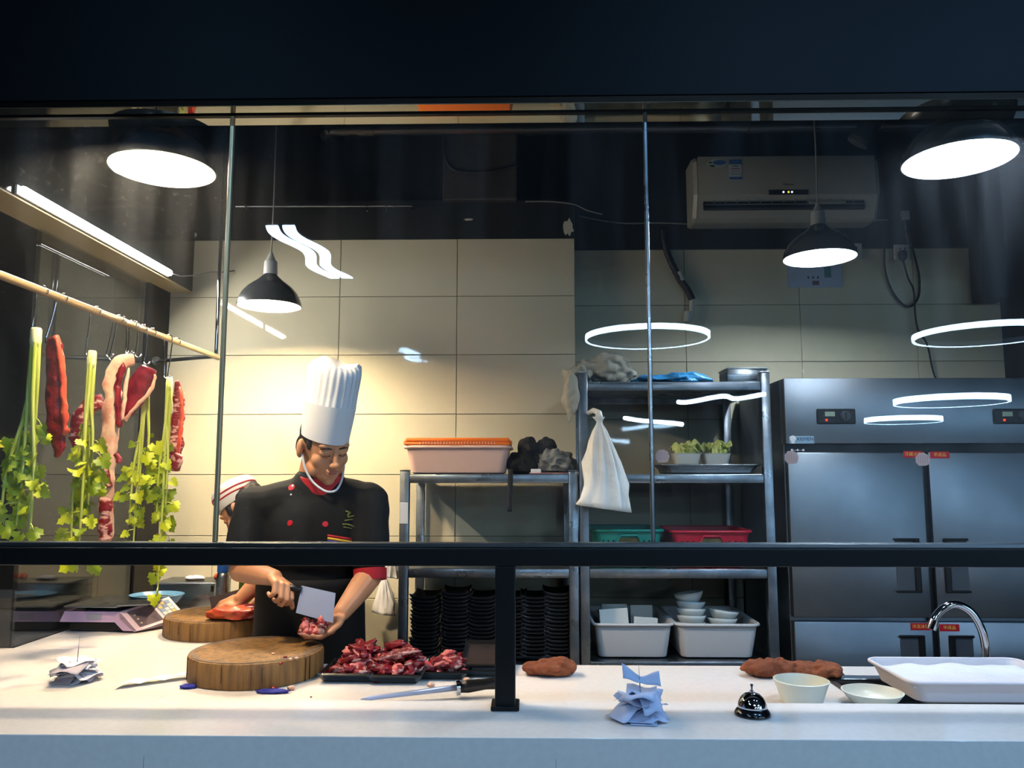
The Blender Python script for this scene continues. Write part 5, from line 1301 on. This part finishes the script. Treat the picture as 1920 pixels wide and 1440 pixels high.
h = hook(229, 205, 674, 'second wire hook bearing the left end of the long fatty cut'); Y = h.y
strip_meat('folded_cut', Ppx([(190, 752), (168, 762), (152, 790), (148, 820), (150, 845)], Y - .02), [.026, .032, .036, .032, .016], 'marbled', 'short marbled cut folded over beside the long fatty cut', 6, flat=.55)
strip_meat('long_fatty_cut', Ppx([(250, 674), (226, 682), (213, 706), (210, 760), (206, 820), (204, 880), (200, 940), (198, 1000), (199, 1016)], Y - .03), [.018, .030, .028, .034, .030, .024, .024, .024, .016], 'fat', 'longest hanging cut, pale fat above and red flesh at its lower end', 9, flat=.55,
    extra=[('lean_streak', Ppx([(232, 680), (222, 720), (222, 765), (226, 800)], Y - .045), .011, 'beef'), ('lean_end', Ppx([(198, 930), (199, 965), (198, 1000), (199, 1014)], Y - .034), .021, 'marbled'), ('lean_streak', Ppx([(196, 860), (200, 890), (206, 915)], Y - .042), .011, 'marbled'),
           ('lean_flap', Ppx([(212, 850), (222, 858), (226, 868)], Y - .034), .009, 'beef_dark'), ('rib', Ppx([(240, 690), (234, 740), (228, 790)], Y - .05), .006, 'fat')])
hook(247, 236, 662, 'wire hook in the middle of the rail above the fatty cut')
h = hook(252, 240, 664, 'wire hook bearing the right end of the fatty cut'); hook(268, 254, 668, 'wire hook bearing the left side of the dark red cut')
h = hook(285, 270, 682, 'wire hook bearing the right side of the dark red cut'); Y = h.y
strip_meat('dark_cut', Ppx([(282, 690), (268, 712), (254, 745), (238, 775), (234, 788)], Y - .02), [.036, .046, .044, .024, .008], 'beef_dark', 'slanting dark red cut with a glossy face, third from the rear end', 12, flat=.4,
    extra=[('fat_edge', Ppx([(292, 700), (284, 730), (262, 755), (240, 780), (233, 790)], Y - .03), .007, 'fat')])
celery(at(276, 694, Y + .03), [(-.03, .44, -.012, 8), (-.012, .52, -.006, 7), (.0, .36, 0, 8), (.02, .30, .01, 6)], 'third celery bunch, behind the slanting dark cut', 8, .012)
hook(316, 308, 708, 'first wire hook of the rear pair holding the last celery bunch')
h = hook(331, 314, 710, 'rearmost wire hook on the rail'); Y = h.y
celery(at(318, 712, Y), [(-.025, .42, -.01, 7), (-.01, .50, .0, 8), (.004, .58, .004, 8), (.0, .66, .0, 5), (.012, .35, .004, 5)], 'fourth celery bunch, hanging at the rear end of the rail', 11, .013)
strip_meat('short_cut', Ppx([(332, 714), (335, 750), (332, 800), (330, 850), (328, 884)], Y - .0 + .03), [.016, .026, .030, .026, .014], 'marbled', 'ragged red cut hanging at the rear end beside the last celery', 15, flat=.55,
    extra=[('fat_edge', Ppx([(338, 725), (341, 770), (337, 820), (334, 850)], Y + .01), .008, 'fat_orange'), ('lean_end', Ppx([(330, 850), (336, 862), (328, 882)], Y + .01), .014, 'marbled')])
# ================================================================= people
mat('skin', (198, 138, 98), rough=0.45, rgb2=(208, 148, 108), nscale=14, bump=0.05, bscale=200)
mat('lip', (168, 100, 88), rough=0.45); mat('hair_black', (24, 21, 20), rough=0.5, bump=0.6, bscale=160, stretch=(1, 1, .3))
mat('jacket_black', (10, 10, 11), rough=0.8, spec=0.25, rgb2=(13, 13, 14), nscale=6, bump=0.25, bscale=18)
mat('apron_black', (8, 8, 9), rough=0.75, spec=0.25, rgb2=(14, 14, 15), nscale=5, bump=0.2, bscale=14)
mat('trim_red', (168, 22, 34), rough=0.7); mat('button_red', (190, 28, 40), rough=0.35)
mat('hat_white', (222, 224, 228), rough=0.7); mat('strap_white', (225, 225, 230), rough=0.4)
mat('gold_thread', (110, 112, 48), rough=0.6); mat('braid_yellow', (232, 180, 40), rough=0.6); mat('braid_blue', (38, 44, 130), rough=0.6)
mat('cap_white', (236, 230, 222), rough=0.75); mat('trouser_dark', (34, 34, 38), rough=0.8)

def hand(m, wrist, d, n, s, curl, spread=0.0, thumb=(.75, .55, .35), tcurl=25, scale=1.0):
    """Palm, four fingers and a thumb rooted at its side. d: to the fingers, n: where the palm faces, s: thumb side."""
    w = V(wrist); d = V(d).normalized(); n = V(n); n = (n - d * n.dot(d)).normalized(); s0 = d.cross(n); s0 = s0 if s0.dot(V(s)) > 0 else -s0; s = s0
    k = scale
    for i, o in enumerate((-.030, -.010, .010, .030)):        # metacarpals form the palm
        m.capsule(w + s * o * .55 * k + d * .008 * k, w + (d * (.086 if i in (1, 2) else .078) + s * o * 1.05) * k, .0145 * k, .0125 * k, 10)
    m.ball(w + (d * .045 + n * .004) * k, V((.030, .030, .018)) * k, 12, 8)
    m.ball(w + (d * .035 + s * .024 + n * .012) * k, .0165 * k, 10, 7)
    L = ((.036, .021, .018), (.042, .026, .020), (.045, .028, .020), (.040, .024, .019))
    for i, o in enumerate((-.032, -.0105, .0105, .031)):
        p = w + (d * (.078, .087, .089, .082)[i] + s * o) * k; a = 0.0; sp = math.radians(spread * (i - 1.5))
        for j in range(3):
            a += math.radians(curl[j] * (1 + .06 * (1.5 - i)))
            q = p + ((d * math.cos(a) + n * math.sin(a)) * math.cos(sp) + s * math.sin(sp)) * L[i][j] * k
            m.capsule(p, q, (.0098 - .0010 * j) * k, (.0092 - .0010 * j) * k, 10); p = q
    b = w + (d * .026 + s * .030 + n * .006) * k; dr = (d * thumb[0] + s * thumb[1] + n * thumb[2]).normalized()
    p1 = b + dr * .040 * k; ax = (d * math.cos(math.radians(tcurl)) + n * math.sin(math.radians(tcurl))).normalized()
    d2 = (dr * .55 + ax * .6).normalized(); p2 = p1 + d2 * .030 * k; d3 = (d2 + ax * .5).normalized(); p3 = p2 + d3 * .024 * k
    m.capsule(b, p1, .0135 * k, .0115 * k, 10); m.capsule(p1, p2, .0112 * k, .0100 * k, 10); m.capsule(p2, p3, .0100 * k, .0082 * k, 10)

def head(m, M):
    """Head in its own frame: face looks along -y, z up, origin at ear height in the middle."""
    def B(c, r, R=None): m.ball(c, r, 20, 14, M=M, R=R)
    B((0, .012, .035), (.074, .094, .085)); B((0, -.02, .02), (.068, .072, .085)); B((0, -.035, -.035), (.058, .055, .062))
    B((0, -.048, -.075), (.040, .040, .030)); B((0, -.066, -.094), (.022, .020, .018))
    for sx in (-1, 1):
        B((sx * .040, -.058, -.022), (.024, .022, .026)); B((sx * .046, -.030, -.062), (.020, .036, .026))
        B((sx * .030, -.078, .010), (.019, .012, .011))                                  # lowered eyelid
        B((sx * .030, -.078, .034), (.026, .012, .009))                                  # brow ridge
        B((sx * .080, .010, -.004), (.012, .020, .033), Matrix.Rotation(sx * .35, 3, 'Z')); B((sx * .079, .008, -.026), (.007, .010, .012))
        B((sx * .011, -.101, -.030), (.009, .009, .008))
    m.capsule(M @ V((0, -.088, .026)), M @ V((0, -.104, -.022)), .0085, .0115, 12); B((0, -.109, -.026), (.012, .011, .011))
    B((0, -.088, -.052), (.023, .010, .007)); B((0, -.087, -.064), (.020, .010, .008))
    m.capsule(M @ V((0, .03, -.04)), M @ V((0, .045, -.13)), .058, .060, 16)

def arc_tube(pts, r, M, n=8): return MB().tube([M @ V(p) for p in pts], r, n)

# ---------------------------------------------------------------- chef
YC = 2.93
foot = V((at(588, 985, YC).x, YC, 0))
chef = thing('person', 'chef in tall white hat and black jacket with red trim, holding a cleaver', 'person', foot)
def W(px, py, Y): return at(px, py, Y) - foot
neck = W(604, 905, 2.93); hc = W(607, 838, 2.885)
HM = T(*hc) @ RZ(40) @ RX(22) @ RY(-4) @ Matrix.Scale(1.08, 4)
shR, shL = W(480, 948, 2.95), W(692, 944, 2.95)
elR, wrR = W(452, 1068, 2.88), W(514, 1083, 2.735)
elL, wrL = W(694, 1078, 2.90), W(641, 1148, 2.745)
chest, waist, hip = W(590, 985, 2.95), W(584, 1110, 2.97), W(582, 1235, 2.97)
b = MB()
head(b, HM)
b.capsule(hc + V((0, .03, -.06)), neck + V((-.004, .02, -.02)), .055, .060, 16)
b.ball(chest + V((0, 0, -.02)), (.175, .105, .19), 20, 14); b.ball(waist, (.150, .10, .16), 20, 12); b.ball(hip, (.165, .11, .14), 20, 12)
for sh in (shR, shL): b.capsule(chest + V((0, 0, .11)), sh, .075, .062, 14)
b.chain([shR, elR], [.058, .044]); b.chain([elR, elR.lerp(wrR, .35), wrR], [.043, .042, .028])
b.chain([shL, elL], [.058, .046]); b.chain([elL, elL.lerp(wrL, .35), wrL], [.046, .044, .030])
for sx in (-1, 1):
    h_ = hip + V((sx * .085, 0, -.05)); k_n = V((hip.x + sx * .10, .02, .48)); an = V((hip.x + sx * .11, .05, .09))
    b.chain([h_, k_n, k_n + V((0, .02, -.12)), an], [.085, .06, .056, .040]); b.capsule(an + V((0, .02, -.045)), an + V((sx * .02, -.15, -.055)), .040, .032, 12)
gd, gn, gs = V((.62, -.70, -.22)), V((-.25, -.25, -1)), V((1, .3, -.2))
hand(b, wrR, gd, gn, gs, (48, 78, 46), 0, (.9, .45, .55), 40, 1.0)
pd, pn, ps = V((-.50, -.55, -.52)), V((-.15, -.40, .85)), V((.7, -.5, -.2))
hand(b, wrL, pd, pn, ps, (22, 26, 18), 3, (.75, .6, .25), 20, 1.0)
body = obj('body', remesh(b, .0034, 5), 'skin', chef, smooth=True)
# face details
for sx in (-1, 1):
    obj('eyebrow', arc_tube([(sx * .013, -.0905, .025), (sx * .030, -.091, .030), (sx * .049, -.079, .024)], [.0022, .0034, .0016], HM), 'hair_black', chef, smooth=True)
    obj('eyelashes', arc_tube([(sx * .015, -.090, .003), (sx * .030, -.0915, -.001), (sx * .045, -.083, .004)], .0016, HM), 'hair_black', chef, smooth=True)
obj('lips', MB().ball((0, -.0945, -.053), (.019, .005, .0042), 14, 8, M=HM).ball((0, -.0925, -.0605), (.016, .005, .0045), 14, 8, M=HM), 'lip', chef, smooth=True)
# hair: cap of hair that shows under the hat, with sideburns
hm = MB()
hm.ball((0, .016, .042), (.077, .092, .080), 24, 16)
for sx in (-1, 1): hm.ball((sx * .066, -.028, .024), (.008, .018, .022), 12, 8); hm.ball((sx * .062, .05, -.01), (.014, .026, .036), 12, 8)
hm.ball((0, .085, -.02), (.055, .025, .05), 14, 8)
hr = remesh(hm, .004, 3)
hr.transform(HM)
hb_ = bmesh.new(); hb_.from_mesh(hr); Mi = HM.inverted()
kill = []
for v in hb_.verts:
    q = Mi @ v.co
    if q.y < -.045 and q.z < .066: kill.append(v)
bmesh.ops.delete(hb_, geom=kill, context='VERTS'); hb_.to_mesh(hr); hb_.free()
obj('hair', hr, 'hair_black', chef, smooth=True)
# tall pleated hat
HT = HM @ T(0, .000, .070) @ RX(-8) @ RY(5)
def hatfn(r, z, q, i):
    return r * (1 + (.022 * math.sin(26 * q) if .085 < z < .232 else 0)) if z < .2325 else r
def hat_mesh(m):
    for v in m.v:
        if v.z < .05: v.z += .009 * (v.y / .09) * (1 - v.z / .05) if v.z > 0 else .009 * (v.y / .09)
        if v.z > .2: v.z -= .010 * (v.y < 0) * (-v.y / .09) + .008 * math.sin(3 * math.atan2(v.y, v.x))
    Mx = HT @ Matrix.Diagonal((.86, 1.03, .96, 1)); m.v = [Mx @ v for v in m.v]; return m
ht = obj('chef_hat', hat_mesh(MB().lathe([(.088, -.034), (.0885, -.03), (.094, .04), (.0965, .085), (.0955, .087), (.096, .14), (.098, .20), (.094, .226), (.080, .236), (.05, .226), (.0, .214),
    (.0, .208), (.05, .22), (.078, .229), (.092, .2), (.090, .09), (.085, -.034)], 104, fn=hatfn)), 'hat_white', chef, smooth=True, angle=50)
obj('hat_band', hat_mesh(MB().lathe([(.0895, -.035), (.0955, .04), (.098, .086), (.0965, .086), (.094, .04), (.0865, -.035)], 64, closed=True)), 'hat_white', ht, smooth=True, angle=50)
# clear-shield chin strap
obj('chin_strap', arc_tube(smooth_pts([(-.076, -.005, -.02), (-.070, -.030, -.062), (-.052, -.062, -.098), (-.024, -.092, -.118), (0, -.100, -.122), (.024, -.092, -.118), (.052, -.062, -.098), (.070, -.030, -.062), (.076, -.005, -.02)], 4), .0042, HM), 'strap_white', chef, smooth=True)
# jacket
j = MB()
j.ball(chest + V((0, .005, -.03)), (.200, .132, .21), 24, 16); j.ball(chest + V((0, .01, .07)), (.165, .105, .115), 22, 14); j.ball(waist, (.180, .128, .20), 24, 14); j.ball(hip + V((0, 0, .02)), (.195, .135, .20), 24, 14)
j.capsule(chest + V((0, .015, .11)), neck + V((0, .02, -.095)), .11, .062, 16)
for sh in (shR, shL): j.capsule(chest + V((0, .01, .095)), sh + V((0, .0, -.005)), .098, .078, 16)
slR = shR.lerp(elR, .62); slL = shL.lerp(elL, .80)
j.chain([shR, shR.lerp(elR, .5), slR], [.078, .076, .074], 16); j.chain([shL, shL.lerp(elL, .5), slL], [.078, .072, .062], 16)
jm = remesh(j, .0060, 10)
nrm_ = [v.normal.copy() for v in jm.vertices]; cos_ = [v.co.copy() for v in jm.vertices]; new_ = []
for c_, n_ in zip(cos_, nrm_):
    f = noise.noise(c_ * 7 + V((3, 0, 0))) * .010 + noise.noise(V((c_.x * 16, c_.y * 10, c_.z * 8))) * .005 + .004 * math.sin(c_.z * 55 + c_.x * 30 + 4 * noise.noise(c_ * 6)) * max(0, noise.noise(c_ * 5 + V((1, 2, 3))))
    new_ += list(c_ + n_ * f)
jm.vertices.foreach_set('co', new_); jm.update()
jk = obj('jacket', jm, 'jacket_black', chef, smooth=True)
for sl, e_, r_ in ((slR, elR, .073), (slL, elL, .060)):
    dr = (e_ - sl).normalized(); obj('cuff', MB().tube([sl + dr * .030, sl + dr * .070], [r_ * 1.0, r_ * .98], 24), 'trim_red', jk, smooth=True, angle=50)
# surface point of the jacket seen at a pixel
from mathutils.bvhtree import BVHTree
jt = BVHTree.FromPolygons([v.co[:] for v in jm.vertices], [tuple(p.vertices) for p in jm.polygons])
def on_jacket(px, py):
    d = ray(px, py).normalized(); hit = jt.ray_cast(EYE - foot, d)
    return (hit[0], hit[1]) if hit[0] is not None else (W(px, py, YC - .13), V((0, -1, 0)))
def face_M(p, nrm):
    z = nrm.normalized(); x = V((1, 0, 0)); x = (x - z * x.dot(z)).normalized(); y = z.cross(x); M = Matrix((x, y, z)).transposed().to_4x4(); M.translation = p; return M
for px, py in ((544, 981), (610, 983), (590, 1095), (529, 1161), (583, 1166)):
    p, nr = on_jacket(px, py); obj('button', MB().lathe([(0, .004), (.009, .004), (.011, .0015), (.011, -.002), (0, -.002)], 18, M=face_M(p + nr * .012 if py > 1060 else p, nr)), 'button_red', jk, smooth=True, angle=40)
p, nr = on_jacket(547, 914)
obj('badge_pin', MB().lathe([(0, .003), (.012, .003), (.013, 0), (0, -.001)], 20, M=face_M(p, nr)), 'button_red', jk, smooth=True, angle=40)
obj('badge_mark', MB().ball((.004, .004, .004), (.005, .005, .002), 10, 6, M=face_M(p, nr)), 'strap_white', jk, smooth=True)
p, nr = on_jacket(546, 928); obj('badge_drop', MB().ball(p + nr * .002, .004, 8, 6), 'strap_white', jk, smooth=True)
# collar
cN = neck + V((-.004, .008, .000))
obj('collar', MB().lathe([(.096, -.050), (.090, -.01), (.080, .034), (.075, .034), (.084, -.01), (.090, -.050)], 36, closed=True, M=T(*cN) @ RX(16) @ Matrix.Diagonal((1, .92, 1, 1))), 'trim_red', jk, smooth=True, angle=50)
# gold emblem and braid on the breast
for (x0, y0, x1, y1, r_, mm) in ((648, 958, 658, 962, .004, 'gold_thread'), (650, 965, 656, 964, .003, 'gold_thread'), (652, 970, 664, 967, .0025, 'gold_thread'), (646, 976, 662, 974, .003, 'gold_thread'), (655, 960, 652, 970, .003, 'gold_thread'),
    (642, 983, 652, 983, .003, 'gold_thread'), (652, 983, 664, 988, .003, 'gold_thread'), (644, 988, 660, 991, .0025, 'gold_thread')):
    a_, na = on_jacket(x0, y0); b_, nb = on_jacket(x1, y1); obj('embroidery', MB().tube([a_ + na * .001, a_.lerp(b_, .5) + na * .003, b_ + nb * .001], r_ * .8, 6), mm, jk, smooth=True)
for dy, mm in ((0, 'trim_red'), (5, 'braid_yellow'), (10, 'braid_blue')):
    L_ = []
    for x in range(614, 668, 9): a_, na = on_jacket(x, 1004 + dy + (x - 614) * .16); L_.append(a_ + na * .002)
    obj('pocket_braid', MB().tube(L_, .0045, 6), mm, jk, smooth=True)
# apron and trousers
am = MB()
def apron(u, v):
    a = (u - .5) * 4.6; z = waist.z + .06 - v * .62; r1, r2 = .196 + .02 * v, .146 + .02 * v
    w_ = .006 * math.sin(a * 7 + 2 * v) * v
    return V((waist.x - .004 + math.sin(a) * (r1 + w_), waist.y - math.cos(a) * (r2 + w_), z))
am.sheet(apron, 44, 24, .003); obj('apron', am, 'apron_black', chef, smooth=True)
tm = MB(); tm.ball(hip + V((0, 0, -.01)), (.180, .125, .13), 20, 12)
for sx in (-1, 1):
    h_ = hip + V((sx * .085, 0, -.05)); k_n = V((hip.x + sx * .10, .02, .48)); an = V((hip.x + sx * .11, .05, .12)); tm.chain([h_, k_n, an], [.098, .074, .062])
obj('trousers', remesh(tm, .008, 6), 'trouser_dark', chef, smooth=True)
for sx in (-1, 1): obj('shoe', MB().lump((hip.x + sx * .12, -.03, .045), (.05, .14, .05), .08, 2, 3, flat=-.044), 'black_plastic', chef, smooth=True)

# cleaver in the right hand
cl0, cl1, cl2, cl3 = at(566, 1098, 2.685), at(629, 1112, 2.665), at(624, 1168, 2.645), at(555, 1149, 2.665)
cc = (cl0 + cl2) / 2
cv = thing('cleaver', 'broad steel cleaver held by the chef', 'knife', cc)
ed = [(q - cc) for q in (cl0, cl1, cl2, cl3)]; nv = (ed[1] - ed[0]).cross(ed[3] - ed[0]).normalized()
obj('blade', MB().add([e + nv * t_ for t_, L4 in ((.0014, ed), (-.0014, ed)) for e in L4], [(0, 1, 2, 3), (7, 6, 5, 4)] + [(i, i + 4, (i + 1) % 4 + 4, (i + 1) % 4) for i in range(4)]), 'knife_blade', cv)
hd = (ed[0] - ed[1]).normalized(); h0 = ed[0].lerp(ed[3], .16)
obj('handle', MB().tube([h0 - hd * .004, h0 + hd * .03, h0 + hd * .08, h0 + hd * .10], [.010, .0115, .0125, .009], 14), 'black_plastic', cv, smooth=True)
# handful of chopped meat in the left hand
pdn = pd.normalized(); pnn = (pn - pdn * pn.dot(pdn)).normalized(); pc_ = foot + wrL + pdn * .095 + pnn * .030
rr = random.Random(31)
for i in range(26):
    o_ = V((rr.uniform(-.045, .026), rr.uniform(-.045, .020), rr.uniform(-.03, .01))); o_ = o_ - pnn * o_.dot(pnn) + pnn * rr.uniform(-.006, .026)
    obj('chopped_meat', MB().lump((0, 0, 0), (.017, .012, .010), .45, 2, i + 90, 12, 8, R=Euler((rr.uniform(0, 6), rr.uniform(0, 6), 0)).to_matrix()), rr.choice(['raw_pink', 'marbled', 'raw_pink', 'fat']), None, loc=pc_ + o_, smooth=True,
        label='piece of pink chopped meat in the chef\'s open hand', cat='meat', group='chopped meat in the chef\'s hand')

# ---------------------------------------------------------------- second cook, bent over the side counter behind the chef
f2 = V((-.96, 3.46, 0))
p2_ = thing('person', 'second cook in a white cap with red stripes, bent over the rear chopping block', 'person', f2)
def W2(px, py, Y): return at(px, py, Y) - f2
h2c = W2(459, 956, 3.36)
HM2 = T(*h2c) @ RZ(-98) @ RX(46) @ RY(-4)
nk = h2c + V((.10, .02, -.10)); ch2 = V((.00, .0, 1.16)); hp2 = V((.09, .0, .92))
s1, s2 = ch2 + V((-.06, -.17, .08)), ch2 + V((-.06, .17, .08))
w1_ = W2(452, 1122, 3.19); e1 = W2(498, 1080, 3.22); w2_ = V((-.16, -.04, 1.02)); e2 = V((-.06, .24, 1.08))
b = MB(); head(b, HM2)
b.capsule(h2c + V((.05, .0, -.05)), nk, .055, .062, 16); b.capsule(nk, ch2 + V((0, 0, .12)), .075, .10, 16); b.capsule(ch2, hp2, .14, .14, 18)
b.chain([s1, e1, e1.lerp(w1_, .35), w1_], [.056, .043, .040, .027]); b.chain([s2, e2, e2.lerp(w2_, .35), w2_], [.056, .043, .040, .028])
for sx in (-1, 1): b.chain([hp2 + V((0, sx * .09, -.03)), V((.09, sx * .10, .48)), V((.12, sx * .11, .09))], [.085, .058, .042]); b.capsule(V((.13, sx * .11, .05)), V((.00, sx * .12, .04)), .042, .032, 12)
hand(b, w1_, V((-.85, -.20, -.5)), V((-.35, .5, -.85)), V((-.3, .8, .1)), (34, 40, 26), 2, (.8, .5, .4), 30, .98)
hand(b, w2_, V((-.85, -.45, -.2)), V((0, .2, -1)), V((-.2, -.9, 0)), (35, 40, 25), 2)
obj('body', remesh(b, .0038, 5), 'skin', p2_, smooth=True)
hm = MB(); hm.ball((0, .020, .035), (.080, .096, .080), 24, 16); hm.ball((0, .06, -.01), (.070, .05, .055), 18, 10)
for sx in (-1, 1): hm.ball((sx * .068, -.018, .008), (.012, .022, .034), 12, 8)
hr = remesh(hm, .004, 3); hr.transform(HM2); hb_ = bmesh.new(); hb_.from_mesh(hr); Mi = HM2.inverted()
bmesh.ops.delete(hb_, geom=[v for v in hb_.verts if (Mi @ v.co).y < -.045 and (Mi @ v.co).z < .07], context='VERTS'); hb_.to_mesh(hr); hb_.free()
obj('hair', hr, 'hair_black', p2_, smooth=True)
CT = HM2 @ T(0, .004, .045) @ RX(-14)
cp = obj('cap', MB().lathe([(.086, -.012), (.0875, -.01), (.091, .030), (.090, .062), (.080, .080), (.05, .092), (0, .096), (0, .090), (.05, .086), (.076, .074), (.085, .03), (.082, -.012)], 48, M=CT @ Matrix.Diagonal((.94, 1.10, 1, 1))), 'cap_white', p2_, smooth=True, angle=50)
for z_ in (.022, .042): obj('cap_stripe', MB().lathe([(.0915, z_), (.0925, z_ + .001), (.0925, z_ + .006), (.0915, z_ + .007)], 48, M=CT @ Matrix.Diagonal((.945, 1.105, 1, 1)), closed=True), 'trim_red', cp, smooth=True)
j = MB(); j.capsule(nk + V((.02, 0, -.06)), ch2 + V((0, 0, .10)), .082, .125, 18); j.capsule(ch2, hp2, .165, .165, 20)
j.chain([s1, s1.lerp(e1, .75)], [.074, .064], 14); j.chain([s2, s2.lerp(e2, .75)], [.074, .064], 14)
obj('jacket', remesh(j, .007, 8), 'jacket_black', p2_, smooth=True)
tm = MB(); tm.ball(hp2, (.15, .19, .13), 18, 12)
for sx in (-1, 1): tm.chain([hp2 + V((0, sx * .09, -.03)), V((.09, sx * .10, .48)), V((.12, sx * .11, .12))], [.095, .072, .060])
obj('trousers', remesh(tm, .008, 6), 'trouser_dark', p2_, smooth=True)
for sx in (-1, 1): obj('shoe', MB().lump((.06, sx * .115, .045), (.14, .05, .05), .08, 2, 4, flat=-.044), 'black_plastic', p2_, smooth=True)
# his knife and the piece of meat on the rear block
k0, k1, k2, k3 = at(393, 1120, 3.22), at(472, 1099, 3.24), at(478, 1106, 3.24), at(398, 1150, 3.205)
kc = (k0 + k2) / 2; kv = thing('cleaver', 'dark-bladed cleaver in the second cook\'s hand', 'knife', kc); ed = [q - kc for q in (k0, k1, k2, k3)]; nv = (ed[1] - ed[0]).cross(ed[3] - ed[0]).normalized()
obj('blade', MB().add([e + nv * t_ for t_ in (.0015, -.0015) for e in ed], [(0, 1, 2, 3), (7, 6, 5, 4)] + [(i, i + 4, (i + 1) % 4 + 4, (i + 1) % 4) for i in range(4)]), 'dark_blade', kv)
hd = (ed[1] - ed[0]).normalized(); obj('handle', MB().tube([ed[1].lerp(ed[2], .5) - hd * .005, ed[1].lerp(ed[2], .5) + hd * .05, ed[1].lerp(ed[2], .5) + hd * .10], [.010, .012, .010], 12), 'black_plastic', kv, smooth=True)
mc = onz(436, 1166, ZC + .073)
mt_ = thing('meat_joint', 'orange-skinned joint of meat on the rear chopping block', 'meat', (mc.x, mc.y + .045, ZC + .076))
obj('flesh', remesh(MB().lump((.045, .02, .024), (.11, .05, .028), .25, 2.2, 3, 26, 16, flat=-.022), .004, 2), 'beef_dark', mt_, smooth=True)
obj('skin', remesh(MB().lump((-.01, -.012, .026), (.095, .045, .026), .3, 2.4, 8, 26, 16, flat=-.024).lump((-.085, -.005, .014), (.035, .03, .014), .3, 2.5, 5), .004, 2), 'cook_orange', mt_, smooth=True)
